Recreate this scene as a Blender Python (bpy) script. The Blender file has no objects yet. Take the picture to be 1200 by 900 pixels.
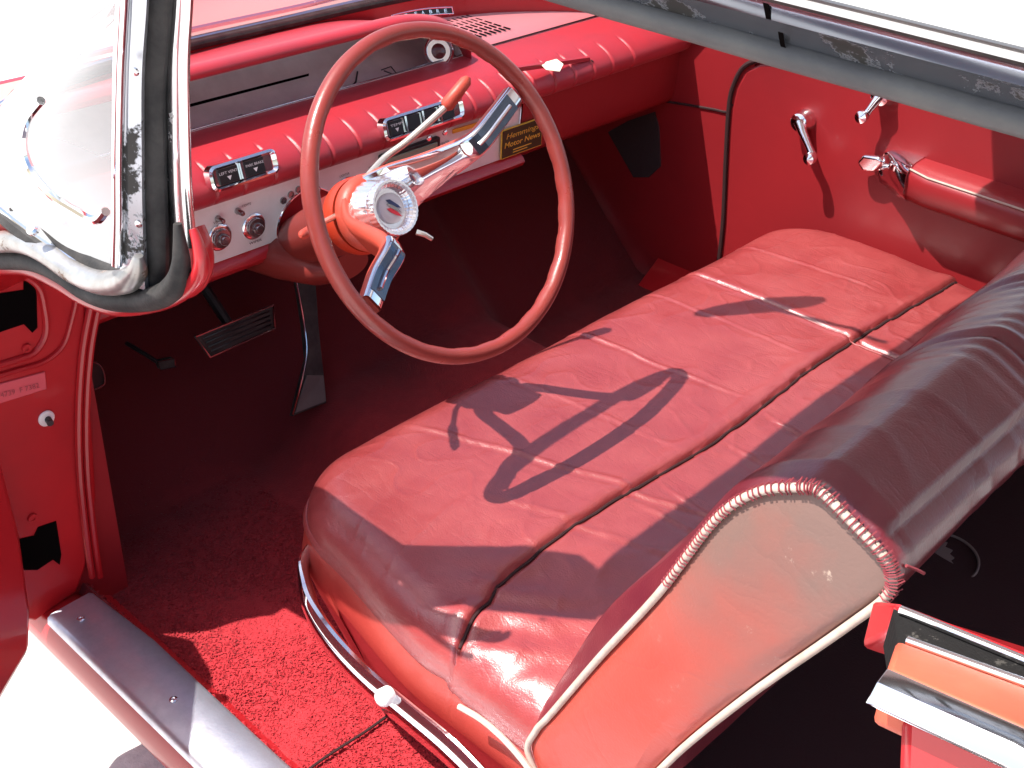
import bpy, bmesh, math, random
from mathutils import Vector, Matrix, noise
random.seed(7)
V = Vector
SC = bpy.context.scene
# ------------------------------------------------------------------ camera
CAM = V((-0.92, 0.0, 1.72))
AX = V((0.689, -0.366, 0.625)).normalized()      # world X seen in camera axes (right, down, forward)
def _basis():
    f = 1450.0
    dx = V((1600, -850, f)).normalized(); dy = V((-1840, -990, f)).normalized()
    dz = dx.cross(dy).normalized()
    return f, Matrix((dx, dy, dz))
FPX, MW = _basis()
cd = bpy.data.cameras.new('camera'); cam = bpy.data.objects.new('camera', cd)
SC.collection.objects.link(cam); SC.camera = cam
right = V((MW[0][0], MW[1][0], MW[2][0])); down = V((MW[0][1], MW[1][1], MW[2][1])); fwd = V((MW[0][2], MW[1][2], MW[2][2]))
R = Matrix((right, -down, -fwd)).transposed()
cam.matrix_world = Matrix.Translation(CAM) @ R.to_4x4()
cd.sensor_fit = 'HORIZONTAL'; cd.sensor_width = 36; cd.lens = FPX / 1200 * 36
cd.clip_start = 0.02; cd.clip_end = 500
# ------------------------------------------------------------------ light
SUN = V((-0.41, 0.27, 0.87)).normalized()       # direction towards the sun
w = bpy.data.worlds.new("World"); SC.world = w; w.use_nodes = True
nt = w.node_tree; bg = nt.nodes['Background']
sky = nt.nodes.new('ShaderNodeTexSky'); sky.sky_type = 'NISHITA'; sky.sun_disc = False
sky.sun_elevation = math.asin(SUN.z); sky.sun_rotation = math.atan2(SUN.x, SUN.y)
sky.dust_density = 2.0
nt.links.new(sky.outputs[0], bg.inputs[0]); bg.inputs[1].default_value = 0.14
ld = bpy.data.lights.new('sun', 'SUN'); ld.energy = 5.0; ld.angle = math.radians(0.5); ld.color = (1, 0.965, 0.9)
lo = bpy.data.objects.new('sun', ld); SC.collection.objects.link(lo)
lo.rotation_euler = SUN.to_track_quat('Z', 'Y').to_euler(); lo.location = (-3, 2, 6)
SC.view_settings.view_transform = 'Standard'; SC.view_settings.look = 'None'
SC.view_settings.exposure = 0.95; SC.view_settings.gamma = 1.0; SC.view_settings.use_curve_mapping = False

# ------------------------------------------------------------------ helpers
def U(px, py, ax, val):
    """point of the real plane axis=val that the photograph shows at pixel px,py"""
    r = MW @ V((px - 600, py - 450, FPX)); i = 'xyz'.index(ax)
    return CAM + r * ((val - CAM[i]) / r[i])
def smooth(pts, n=6, closed=False):
    P = [V(p) for p in pts]; out = []; N = len(P)
    rng = range(N) if closed else range(N - 1)
    for i in rng:
        p0 = P[(i - 1) % N] if (closed or i > 0) else P[0]; p1 = P[i]; p2 = P[(i + 1) % N]
        p3 = P[(i + 2) % N] if (closed or i < N - 2) else P[-1]
        for k in range(n):
            t = k / n
            out.append(0.5 * ((2 * p1) + (p2 - p0) * t + (2 * p0 - 5 * p1 + 4 * p2 - p3) * t * t + (3 * p1 - p0 - 3 * p2 + p3) * t ** 3))
    if not closed: out.append(P[-1])
    return out
class MB:
    def __init__(s): s.v = []; s.f = []; s.m = []; s.s = []
    def add(s, vs, fs, m=0, sm=True):
        o = len(s.v); s.v += [V(p) for p in vs]
        for f in fs: s.f.append([i + o for i in f]); s.m.append(m); s.s.append(sm)
        return s
    def loft(s, rings, closed=True, cap=True, m=0, sm=True, loop=False):
        n = len(rings[0]); vs = [p for r in rings for p in r]; fs = []
        R_ = len(rings)
        for i in range(R_ if loop else R_ - 1):
            a = i * n; b = ((i + 1) % R_) * n
            for j in range(n if closed else n - 1):
                k = (j + 1) % n; fs.append([a + j, a + k, b + k, b + j])
        s.add(vs, fs, m, sm)
        if cap and closed and not loop:
            s.add(rings[0], [list(range(n))[::-1]], m, False); s.add(rings[-1], [list(range(n))], m, False)
        return s
    def tube(s, path, r=0.01, seg=10, closed=False, sec=None, up=None, m=0, cap=True, sm=True):
        P = [V(p) for p in path]; N = len(P); rings = []; nrm = None
        for i in range(N):
            if closed: t = (P[(i + 1) % N] - P[i - 1])
            else: t = P[min(i + 1, N - 1)] - P[max(i - 1, 0)]
            t = t.normalized() if t.length > 1e-9 else V((0, 0, 1))
            if up is not None: a = V(up); a = (a - t * a.dot(t)).normalized()
            elif nrm is None:
                a = V((0, 0, 1)) if abs(t.z) < .9 else V((1, 0, 0)); a = (a - t * a.dot(t)).normalized()
            else: a = (nrm - t * nrm.dot(t)).normalized()
            nrm = a; b = t.cross(a)
            rr = r[i] if isinstance(r, (list, tuple)) else r
            if sec: rings.append([P[i] + b * (u * rr) + a * (w_ * rr) for u, w_ in sec])
            else: rings.append([P[i] + (a * math.cos(2 * math.pi * k / seg) + b * math.sin(2 * math.pi * k / seg)) * rr for k in range(seg)])
        return s.loft(rings, True, cap, m, sm, loop=closed)
    def box(s, c, size, rot=None, m=0):
        c = V(c); h = V(size) / 2; vs = []
        for x in (-1, 1):
            for y in (-1, 1):
                for z in (-1, 1):
                    p = V((x * h.x, y * h.y, z * h.z)); vs.append(c + (rot @ p if rot else p))
        return s.add(vs, [[0, 1, 3, 2], [4, 6, 7, 5], [0, 4, 5, 1], [2, 3, 7, 6], [0, 2, 6, 4], [1, 5, 7, 3]], m, False)
    def lathe(s, prof, o, ax, seg=24, m=0, sm=True, ripple=0, nr=0):
        o = V(o); ax = V(ax).normalized(); a = V((0, 0, 1)) if abs(ax.z) < .9 else V((1, 0, 0))
        a = (a - ax * a.dot(ax)).normalized(); b = ax.cross(a); rings = []
        for h, r in prof:
            rings.append([o + ax * h + (a * math.cos(2 * math.pi * k / seg) + b * math.sin(2 * math.pi * k / seg)) * (r * (1 + (ripple if (nr and (k * nr // seg) % 2) else 0))) for k in range(seg)])
        return s.loft(rings, True, True, m, sm)
    def prism(s, poly, d, m=0, sm=False):
        """poly: list of 3-D points, d: extrusion vector"""
        P = [V(p) for p in poly]; n = len(P); d = V(d)
        s.loft([P, [p + d for p in P]], True, False, m, sm)
        s.add(P, [list(range(n))[::-1]], m, False); s.add([p + d for p in P], [list(range(n))], m, False)
        return s
    def build(s, name, mat, parent=None, bevel=0, weld=True, label=None, sub=0, seg=2, autosmooth=40):
        c = V((0, 0, 0))
        for p in s.v: c += p
        c /= max(1, len(s.v))
        me = bpy.data.meshes.new(name); me.from_pydata([tuple(p - c) for p in s.v], [], s.f)
        mats = mat if isinstance(mat, (list, tuple)) else [mat]
        for mm in mats: me.materials.append(mm)
        for i, p in enumerate(me.polygons): p.material_index = s.m[i]; p.use_smooth = s.s[i]
        bm = bmesh.new(); bm.from_mesh(me)
        if weld: bmesh.ops.remove_doubles(bm, verts=bm.verts, dist=1e-5)
        bmesh.ops.recalc_face_normals(bm, faces=bm.faces)
        for e in bm.edges:
            if len(e.link_faces) == 2 and e.calc_face_angle(0) > math.radians(autosmooth): e.smooth = False
        bm.to_mesh(me); bm.free()
        o = bpy.data.objects.new(name, me); SC.collection.objects.link(o)
        wl = c
        if parent is not None:
            o.parent = parent; wl = c - WL[parent.name]
        o.location = wl; WL[o.name] = c
        if bevel:
            b = o.modifiers.new('bevel', 'BEVEL'); b.width = bevel; b.segments = seg; b.limit_method = 'ANGLE'; b.angle_limit = math.radians(35)
            for p in me.polygons: p.use_smooth = True
        if sub:
            q = o.modifiers.new('sub', 'SUBSURF'); q.levels = sub; q.render_levels = sub
        if label: o['label'] = label
        return o
WL = {}
# ------------------------------------------------------------------ materials
def mat(name, col, rough=.5, metal=0, spec=.5, coat=0, var=None, vscale=8, bump=0, bscale=300, bdet=3, wr=0, wscale=14, rvar=0, alpha=None, coatr=.1, sheen=0, spots=None, sscale=20, sthr=.6):
    m = bpy.data.materials.new(name); m.use_nodes = True; t = m.node_tree; N = t.nodes; Lk = t.links
    b = N['Principled BSDF']; b.inputs['Base Color'].default_value = (*col, 1); b.inputs['Roughness'].default_value = rough
    b.inputs['Metallic'].default_value = metal; b.inputs['Specular IOR Level'].default_value = spec
    b.inputs['Coat Weight'].default_value = coat; b.inputs['Coat Roughness'].default_value = coatr
    if sheen: b.inputs['Sheen Weight'].default_value = sheen; b.inputs['Sheen Roughness'].default_value = .5
    tc = N.new('ShaderNodeTexCoord'); co = tc.outputs['Object']
    src = None
    if var or rvar:
        n = N.new('ShaderNodeTexNoise'); n.inputs['Scale'].default_value = vscale; n.inputs['Detail'].default_value = 5; n.inputs['Roughness'].default_value = .62
        Lk.new(co, n.inputs[0])
        rp = N.new('ShaderNodeValToRGB'); rp.color_ramp.elements[0].position = .35; rp.color_ramp.elements[1].position = .68
        Lk.new(n.outputs[0], rp.inputs[0])
        if var:
            mx = N.new('ShaderNodeMix'); mx.data_type = 'RGBA'; mx.inputs[6].default_value = (*col, 1); mx.inputs[7].default_value = (*var, 1)
            Lk.new(rp.outputs[0], mx.inputs[0]); src = mx.outputs[2]
        if rvar:
            mr = N.new('ShaderNodeMapRange'); mr.inputs[3].default_value = max(.02, rough - rvar); mr.inputs[4].default_value = rough + rvar
            Lk.new(rp.outputs[0], mr.inputs[0]); Lk.new(mr.outputs[0], b.inputs['Roughness'])
    if spots:
        n = N.new('ShaderNodeTexNoise'); n.inputs['Scale'].default_value = sscale; n.inputs['Detail'].default_value = 6; n.inputs['Roughness'].default_value = .7
        Lk.new(co, n.inputs[0]); rp = N.new('ShaderNodeValToRGB'); rp.color_ramp.elements[0].position = sthr; rp.color_ramp.elements[1].position = sthr + .04
        Lk.new(n.outputs[0], rp.inputs[0]); mx = N.new('ShaderNodeMix'); mx.data_type = 'RGBA'
        mx.inputs[6].default_value = (*col, 1); mx.inputs[7].default_value = (*spots, 1)
        if src: Lk.new(src, mx.inputs[6])
        Lk.new(rp.outputs[0], mx.inputs[0]); src = mx.outputs[2]
        if metal:
            iv = N.new('ShaderNodeMath'); iv.operation = 'MULTIPLY_ADD'; iv.inputs[1].default_value = -metal; iv.inputs[2].default_value = metal
            Lk.new(rp.outputs[0], iv.inputs[0]); Lk.new(iv.outputs[0], b.inputs['Metallic'])
            ma = N.new('ShaderNodeMath'); ma.operation = 'MULTIPLY_ADD'; ma.inputs[1].default_value = .5; ma.inputs[2].default_value = rough
            Lk.new(rp.outputs[0], ma.inputs[0]); Lk.new(ma.outputs[0], b.inputs['Roughness'])
    if src: Lk.new(src, b.inputs['Base Color'])
    h = None
    if bump:
        n = N.new('ShaderNodeTexNoise'); n.inputs['Scale'].default_value = bscale; n.inputs['Detail'].default_value = bdet
        Lk.new(co, n.inputs[0]); bp = N.new('ShaderNodeBump'); bp.inputs['Strength'].default_value = bump; bp.inputs['Distance'].default_value = .002
        Lk.new(n.outputs[0], bp.inputs['Height']); h = bp
    if wr:
        # long irregular creases: stretched, distorted ridged noise
        n = N.new('ShaderNodeTexNoise'); n.inputs['Scale'].default_value = wscale; n.inputs['Detail'].default_value = 4; n.inputs['Distortion'].default_value = .6
        mp = N.new('ShaderNodeMapping'); mp.inputs['Scale'].default_value = (1.6, .7, 1); mp.inputs['Rotation'].default_value = (0, 0, .5)
        Lk.new(co, mp.inputs[0]); Lk.new(mp.outputs[0], n.inputs[0])
        a = N.new('ShaderNodeMath'); a.operation = 'SUBTRACT'; a.inputs[1].default_value = .5; Lk.new(n.outputs[0], a.inputs[0])
        c = N.new('ShaderNodeMath'); c.operation = 'ABSOLUTE'; Lk.new(a.outputs[0], c.inputs[0])
        d = N.new('ShaderNodeMath'); d.operation = 'POWER'; d.inputs[1].default_value = .5; Lk.new(c.outputs[0], d.inputs[0])
        bp = N.new('ShaderNodeBump'); bp.inputs['Strength'].default_value = wr; bp.inputs['Distance'].default_value = .006
        Lk.new(d.outputs[0], bp.inputs['Height'])
        if h: Lk.new(h.outputs[0], bp.inputs['Normal'])
        h = bp
    if h: Lk.new(h.outputs[0], b.inputs['Normal'])
    return m
M = {}
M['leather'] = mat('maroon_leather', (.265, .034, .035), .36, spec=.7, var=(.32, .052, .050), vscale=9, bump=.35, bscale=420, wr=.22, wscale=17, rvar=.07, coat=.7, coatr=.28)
M['leather_back'] = mat('shaded_maroon_leather', (.115, .012, .022), .33, spec=.6, var=(.15, .020, .027), vscale=9, bump=.2, bscale=420, wr=.16, wscale=11, rvar=.05, coat=.36, coatr=.22)  # darker copy of the seat leather, roof shade put into its colour
M['vinyl'] = mat('orange_red_vinyl', (.36, .036, .028), .42, spec=.5, var=(.42, .055, .040), vscale=6, bump=.15, bscale=500)
M['worn'] = mat('worn_vinyl_panel', (.50, .075, .045), .42, spec=.55, var=(.34, .17, .11), vscale=4, bump=.15, bscale=300, spots=(.42, .30, .22), sscale=7, sthr=.60, wr=.15)
M['red_paint'] = mat('red_paint', (.46, .018, .024), .3, spec=.5, coat=.4, var=(.42, .012, .016), vscale=5)
M['red_jamb'] = mat('red_door_jamb_paint', (.42, .008, .012), .36, spec=.5, coat=.2, var=(.34, .008, .012), vscale=6, spots=(.10, .05, .035), sscale=11, sthr=.735, bump=.05, bscale=60)
M['pad_top'] = mat('dash_top_vinyl', (.46, .016, .028), .5, spec=.8, sheen=1.0, coat=.3, coatr=.45)
M['pad'] = mat('dashboard_vinyl', (.34, .020, .032), .40, spec=.6, sheen=.06, bump=.25, bscale=600, var=(.45, .016, .026), vscale=6)
M['door_vinyl'] = mat('door_vinyl', (.28, .016, .020), .34, spec=.55, bump=.12, bscale=400, var=(.235, .015, .019), vscale=3, wr=.12, wscale=5)
M['wheel_red'] = mat('steering_wheel_red', (.30, .040, .032), .36, spec=.5, coat=.25, var=(.235, .034, .028), vscale=16, rvar=.1, bump=.12, bscale=240)
M['hub_red'] = mat('orange_red_plastic', (.52, .070, .042), .45, spec=.45, var=(.46, .060, .036), bump=.1, bscale=300, vscale=20)
M['column'] = mat('column_orange_red', (.46, .042, .014), .38, spec=.5, var=(.45, .03, .012), vscale=10)
M['chrome'] = mat('chrome', (.86, .86, .88), .07, 1.0)
M['chrome_worn'] = mat('worn_chrome', (.80, .80, .82), .16, 1.0, rvar=.08, vscale=40, spots=(.20, .15, .11), sscale=24, sthr=.66)
M['steel'] = mat('dull_stainless_steel', (.66, .68, .72), .30, .7, rvar=.08, vscale=20, spots=(.05, .045, .04), sscale=15, sthr=.56)
M['rail_steel'] = mat('tarnished_rail_steel', (.24, .25, .28), .20, .9, rvar=.06, vscale=18, spots=(.010, .009, .008), sscale=13, sthr=.54)
M['rail_chrome'] = mat('dulled_rail_chrome', (.22, .245, .29), .16, .95, rvar=.05, vscale=6)
M['dark_chrome'] = mat('dark_tinted_chrome', (.32, .30, .30), .15, .9)
M['hub_chrome'] = mat('satin_hub_chrome', (.92, .91, .94), .16, .86)
M['alu'] = mat('aluminium_scuff_plate', (.62, .63, .70), .42, .85, rvar=.06, vscale=40, bump=.08, bscale=200, var=(.52, .53, .60))
M['panel_metal'] = mat('brushed_dash_metal', (.84, .83, .82), .42, .25, var=(.72, .70, .69), vscale=9, bump=.05, bscale=500)
M['tray'] = mat('grey_instrument_tray', (.82, .73, .71), .6, .1, var=(.66, .57, .55), vscale=12)
M['rubber'] = mat('weathered_rubber', (.018, .017, .017), .62, spec=.3, var=(.05, .045, .042), vscale=30, bump=.4, bscale=120)
M['rubber_grey'] = mat('grey_rubber_seal', (.075, .072, .074), .5, spec=.45, var=(.11, .105, .10), vscale=14, bump=.2, bscale=160)
M['black'] = mat('black_plastic', (.012, .012, .013), .4)
M['hole'] = mat('dark_opening', (.004, .003, .003), .9, spec=0)
M['dial'] = mat('dark_red_dial', (.10, .02, .02), .25, coat=.5)
M['grille'] = mat('dark_speaker_cloth', (.03, .022, .022), .8, bump=.5, bscale=200)
M['white'] = mat('white_paint', (.80, .79, .77), .35, coat=.2)
M['label_white'] = mat('white_lettering', (.8, .8, .78), .5)
M['gold'] = mat('gold_lettering', (.75, .48, .06), .5)
M['sticker'] = mat('dark_green_sticker', (.020, .035, .012), .4, coat=.3)
M['yellow'] = mat('yellow_sticker', (.75, .33, .03), .5)
M['piping'] = mat('cream_piping', (.55, .44, .37), .5, var=(.44, .33, .27), vscale=60)
M['thread'] = mat('red_lacing_thread', (.22, .03, .04), .7)
M['cap_white'] = mat('white_hub_emblem', (.72, .70, .72), .25, coat=.6)
M['blue'] = mat('navy_blue_enamel', (.02, .03, .10), .3)
M['redemblem'] = mat('red_enamel', (.5, .015, .03), .3)
M['radio'] = mat('green_radio_glass', (.17, .24, .17), .15, coat=.6)
M['paper'] = mat('cream_paper', (.8, .74, .55), .7)
M['seam'] = mat('dark_seam', (.028, .006, .007), .8)
M['cream_lever'] = mat('cream_chrome_lever', (.80, .72, .62), .22, .7)
M['plate'] = mat('red_painted_body_plate', (.62, .10, .12), .4, .2)
M['mat_print'] = mat('grey_mat_print', (.22, .16, .155), .8)
M['fabric_dark'] = mat('dimmed_red_rear_carpet', (.035, .008, .010), .95, bump=.6, bscale=300)  # near-black colour dims the rear floor as shade would
M['bead'] = mat('felt_channel', (.014, .013, .013), .95, spec=.1, bump=.8, bscale=160, spots=(.06, .055, .05), sscale=60, sthr=.60)
M['sunorange'] = mat('sunlit_orange_paint', (.62, .12, .06), .5, var=(.55, .09, .045), vscale=14, bump=.1, bscale=100)  # overexposed sunlit red put into the colour as orange
# carpet
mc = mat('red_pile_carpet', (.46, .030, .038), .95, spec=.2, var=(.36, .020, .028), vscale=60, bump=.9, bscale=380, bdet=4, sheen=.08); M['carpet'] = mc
def footwell_shade(m, base, dark):  # darkens the carpet colour forwards to imitate shade in the footwell
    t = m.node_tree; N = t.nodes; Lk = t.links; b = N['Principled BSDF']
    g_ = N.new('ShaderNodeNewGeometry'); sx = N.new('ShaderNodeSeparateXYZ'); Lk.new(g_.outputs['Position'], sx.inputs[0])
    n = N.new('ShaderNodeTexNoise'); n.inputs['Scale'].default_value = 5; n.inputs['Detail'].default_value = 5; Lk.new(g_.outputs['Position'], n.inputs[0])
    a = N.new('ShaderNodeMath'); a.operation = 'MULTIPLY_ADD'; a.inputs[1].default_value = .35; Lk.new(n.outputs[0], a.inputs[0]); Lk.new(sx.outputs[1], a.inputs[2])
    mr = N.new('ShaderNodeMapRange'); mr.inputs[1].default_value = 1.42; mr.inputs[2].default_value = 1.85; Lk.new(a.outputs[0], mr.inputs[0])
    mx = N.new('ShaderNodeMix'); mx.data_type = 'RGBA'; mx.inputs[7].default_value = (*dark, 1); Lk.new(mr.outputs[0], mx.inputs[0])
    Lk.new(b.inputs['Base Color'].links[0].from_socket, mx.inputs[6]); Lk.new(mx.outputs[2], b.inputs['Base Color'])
footwell_shade(mc, None, (.11, .012, .014))
M['toe'] = mat('shaded_toe_carpet', (.13, .014, .017), .95, spec=.2, var=(.07, .012, .013), vscale=7, bump=.8, bscale=300)  # dark carpet copy, footwell shade put into its colour
# ground: pale gritty concrete
M['ground'] = mat('pale_concrete', (.62, .61, .58), .9, var=(.50, .49, .47), vscale=60, bump=.6, bscale=300, spots=(.28, .27, .26), sscale=180, sthr=.64)
# dusty glass: lets light and sight through, reflects by angle
def glass(name, dust, tint=(.96, .97, .97)):
    m = bpy.data.materials.new(name); m.use_nodes = True; t = m.node_tree; N = t.nodes; Lk = t.links
    N.remove(N['Principled BSDF']); out = N['Material Output']
    tr = N.new('ShaderNodeBsdfTransparent'); tr.inputs[0].default_value = (*tint, 1)
    gl = N.new('ShaderNodeBsdfGlossy'); gl.inputs['Roughness'].default_value = .02
    df = N.new('ShaderNodeBsdfDiffuse'); df.inputs[0].default_value = (.8, .8, .8, 1)
    lw = N.new('ShaderNodeLayerWeight'); lw.inputs[0].default_value = .5
    pw = N.new('ShaderNodeMath'); pw.operation = 'POWER'; pw.inputs[1].default_value = 5; Lk.new(lw.outputs['Facing'], pw.inputs[0])
    fr = N.new('ShaderNodeMath'); fr.operation = 'MULTIPLY_ADD'; fr.inputs[1].default_value = .9; fr.inputs[2].default_value = .06; Lk.new(pw.outputs[0], fr.inputs[0])
    m1 = N.new('ShaderNodeMixShader'); m1.inputs[0].default_value = dust; Lk.new(tr.outputs[0], m1.inputs[1]); Lk.new(df.outputs[0], m1.inputs[2])
    m2 = N.new('ShaderNodeMixShader'); Lk.new(fr.outputs[0], m2.inputs[0]); Lk.new(m1.outputs[0], m2.inputs[1]); Lk.new(gl.outputs[0], m2.inputs[2])
    Lk.new(m2.outputs[0], out.inputs[0]); return m
M['glass'] = glass('dusty_glare_glass', .12)
def corner_glare(m):  # thicker white film low at the wrapped corners imitates washed-out glare
    t = m.node_tree; N = t.nodes; Lk = t.links; tc = N.new('ShaderNodeNewGeometry'); sx = N.new('ShaderNodeSeparateXYZ'); Lk.new(tc.outputs['Position'], sx.inputs[0])
    mr = N.new('ShaderNodeMapRange'); mr.inputs[1].default_value = 1.75; mr.inputs[2].default_value = 1.35; mr.inputs[3].default_value = .12; mr.inputs[4].default_value = .42
    Lk.new(sx.outputs[1], mr.inputs[0])
    z = N.new('ShaderNodeMapRange'); z.inputs[1].default_value = 1.35; z.inputs[2].default_value = 1.15; z.inputs[3].default_value = .25; z.inputs[4].default_value = 1; Lk.new(sx.outputs[2], z.inputs[0])
    mu = N.new('ShaderNodeMath'); mu.operation = 'MULTIPLY'; Lk.new(mr.outputs[0], mu.inputs[0]); Lk.new(z.outputs[0], mu.inputs[1])
    mx = N.new('ShaderNodeMath'); mx.operation = 'MAXIMUM'; mx.inputs[1].default_value = .10; Lk.new(mu.outputs[0], mx.inputs[0])
    for n in N:
        if n.type == 'MIX_SHADER' and not n.inputs[0].is_linked: Lk.new(mx.outputs[0], n.inputs[0])
corner_glare(M['glass'])
M['lens'] = glass('clock_lens', .02)

def worn_gradient(m, base, wornc):
    t = m.node_tree; N = t.nodes; Lk = t.links; b = N['Principled BSDF']
    tc = N.new('ShaderNodeTexCoord'); sx = N.new('ShaderNodeSeparateXYZ'); Lk.new(tc.outputs['Object'], sx.inputs[0])
    n = N.new('ShaderNodeTexNoise'); n.inputs['Scale'].default_value = 6; n.inputs['Detail'].default_value = 6; Lk.new(tc.outputs['Object'], n.inputs[0])
    a = N.new('ShaderNodeMath'); a.operation = 'MULTIPLY_ADD'; a.inputs[1].default_value = .34; Lk.new(n.outputs[0], a.inputs[0]); Lk.new(sx.outputs[2], a.inputs[2])
    mr = N.new('ShaderNodeMapRange'); mr.inputs[1].default_value = .13; mr.inputs[2].default_value = .34; Lk.new(a.outputs[0], mr.inputs[0])
    mx = N.new('ShaderNodeMix'); mx.data_type = 'RGBA'; mx.inputs[6].default_value = (*base, 1); mx.inputs[7].default_value = (*wornc, 1); Lk.new(mr.outputs[0], mx.inputs[0])
    n2 = N.new('ShaderNodeTexNoise'); n2.inputs['Scale'].default_value = 22; n2.inputs['Detail'].default_value = 8; n2.inputs['Roughness'].default_value = .75; Lk.new(tc.outputs['Object'], n2.inputs[0])
    rp = N.new('ShaderNodeValToRGB'); rp.color_ramp.elements[0].position = .62; rp.color_ramp.elements[1].position = .70; Lk.new(n2.outputs[0], rp.inputs[0])
    m3 = N.new('ShaderNodeMath'); m3.operation = 'MULTIPLY'; Lk.new(rp.outputs[0], m3.inputs[0]); Lk.new(mr.outputs[0], m3.inputs[1])
    mx2 = N.new('ShaderNodeMix'); mx2.data_type = 'RGBA'; mx2.inputs[7].default_value = (.50, .38, .30, 1); Lk.new(m3.outputs[0], mx2.inputs[0]); Lk.new(mx.outputs[2], mx2.inputs[6])
    Lk.new(mx2.outputs[2], b.inputs['Base Color'])
worn_gradient(M['worn'], (.42, .048, .030), (.175, .100, .082))
def text_mb(body, origin, ux, uy, height, width=None, thick=.0006, font_shear=0, bold=0):
    c = bpy.data.curves.new('t', 'FONT'); c.body = body; c.size = 1; c.extrude = 0; c.offset = bold; c.shear = font_shear; c.resolution_u = 3
    o = bpy.data.objects.new('t', c); SC.collection.objects.link(o); bpy.context.view_layer.update()
    me = bpy.data.meshes.new_from_object(o.evaluated_get(bpy.context.evaluated_depsgraph_get()))
    bpy.data.objects.remove(o)
    ux = V(ux).normalized(); uy = V(uy).normalized(); n = ux.cross(uy)
    xs = [v.co.x for v in me.vertices]; ys = [v.co.y for v in me.vertices]
    x0, x1, y0, y1 = min(xs), max(xs), min(ys), max(ys); sy = height / (y1 - y0); sx = (width / (x1 - x0)) if width else sy
    mb = MB(); vs = [V(origin) + ux * ((v.co.x - x0) * sx) + uy * ((v.co.y - y0) * sy) + n * thick for v in me.vertices]
    mb.add(vs, [list(p.vertices) for p in me.polygons], 0, False); bpy.data.meshes.remove(me)
    return mb

# ================================================================== ground
g = MB(); g.add([(-60, -60, .07), (60, -60, .07), (60, 90, .07), (-60, 90, .07)], [[0, 1, 2, 3]], 0, False)
go = g.build('ground', M['ground']); go['kind'] = 'structure'

# ================================================================== the car
car = bpy.data.objects.new('car', None); SC.collection.objects.link(car)
car.location = (.54, .6, .07); WL['car'] = V(car.location)
car['label'] = 'red vintage car with maroon leather bench seat, its driver door standing open on pale concrete'; car['category'] = 'car'
CX = .54                                              # centre line of the car
def mir(p): return V((2 * CX - p[0], p[1], p[2]))

# ------------------------------------------------------------------ body shell: floor underside, rocker, firewall, cowl, bonnet
body = MB()
# rocker (driver side): outer sill under the scuff plate, curved under
prof = [(-.30, .355), (-.345, .352), (-.353, .340), (-.359, .325), (-.361, .308), (-.355, .290), (-.34, .268), (-.28, .25), (-.22, .25), (-.22, .30)]
body.loft([[V((x, y, z)) for x, z in prof] for y in (-1.2, .1, .8, 1.4, 1.62)], True, True)
body.loft([[mir((x, y, z)) for x, z in prof] for y in (-1.2, .1, .8, 1.4, 1.62)], True, True)
# floor pan and firewall
body.box((CX, .35, .262), (1.5, 3.2, .02)); body.box((CX, 2.06, .62), (1.62, .02, .74))
body.build('body_shell', M['red_paint'], car, bevel=.003)

# bonnet and wings beyond the windshield
hood = MB(); rings = []
for y, z, hw in ((2.03, .985, .86), (2.2, .985, .90), (2.6, .97, .95), (3.2, .93, .98), (3.8, .86, .96), (4.0, .78, .92)):
    rings.append([V((max(.29, CX + hw * s), y, z + .012 - .10 * max(0, s) ** 3 + .02 * math.exp(-((s - .93) / .05) ** 2))) for s in [k / 16 - .5 for k in range(25)]])
hood.loft(rings, closed=False, cap=False)
M['bonnet'] = mat('glare_pale_bonnet_paint', (.66, .30, .25), .3, coat=.5)  # overexposed glare put into the paint as a pale colour
hood.build('bonnet', M['bonnet'], car)
# front wing, driver side (white colour stands in for sun glare)
fw = MB(); rings = []
for y, zt, xo in ((1.50, .90, -.40), (1.56, .985, -.43), (1.75, .985, -.44), (2.0, .97, -.45), (2.05, .97, -.45), (2.1, .97, -.45), (2.7, .94, -.50), (3.6, .88, -.48)):
    rings.append([V((-.13 if y < 2.02 else .30, y, zt - .012 if y < 2.02 else zt + .012)), V((-.25, y, zt)), V((-.36, y, zt + .004)), V((xo + .02, y, zt - .03)), V((xo, y, zt - .09)), V((xo + .01, y, .66)), V((-.40, y, .52))])
fw.loft([smooth(r, 4) for r in rings], closed=False, cap=False)
fw.build('front_wing', M['white'], car, label='front wing beside the windshield, coloured white for sun glare')

rl = MB(); rl.tube(smooth([U(-40, 143, 'z', 1.0), U(0, 127, 'z', 1.0), U(35, 110, 'z', 1.0), U(66, 96, 'z', 1.0)], 4), .004, 6); rl.build('wing_ridge', M['red_paint'], bpy.data.objects['front_wing'])
# ------------------------------------------------------------------ carpet and floor
cp = MB(); rows = []
def floor_z(x, y):
    z = .30
    hump = .5 * (math.tanh((x - .26) / .05) - math.tanh((x - .84) / .045))
    z += .115 * hump * (0.5 + .5 * math.tanh((y - .9) / .5) if y < 3 else 1) * .95
    if y > 1.66: z += (y - 1.66) * .95
    z += .055 * math.exp(-((x + .265) / .02) ** 2)
    return z
nx, ny = 150, 170
for j in range(ny + 1):
    y = -.9 + (2.07 + .9) * j / ny
    rows.append([V((x, y, floor_z(x, y) + .004 * noise.noise(V((x * 6, y * 6, 0))) + .0022 * noise.noise(V((x * 60, y * 60, 1))))) for x in [-.275 + (1.36 + .275) * i / nx for i in range(nx + 1)]])
cp.loft(rows, closed=False, cap=False)
carpet = cp.build('carpet', M['carpet'], car, label='bright red pile carpet on the driver side floor')
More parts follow.
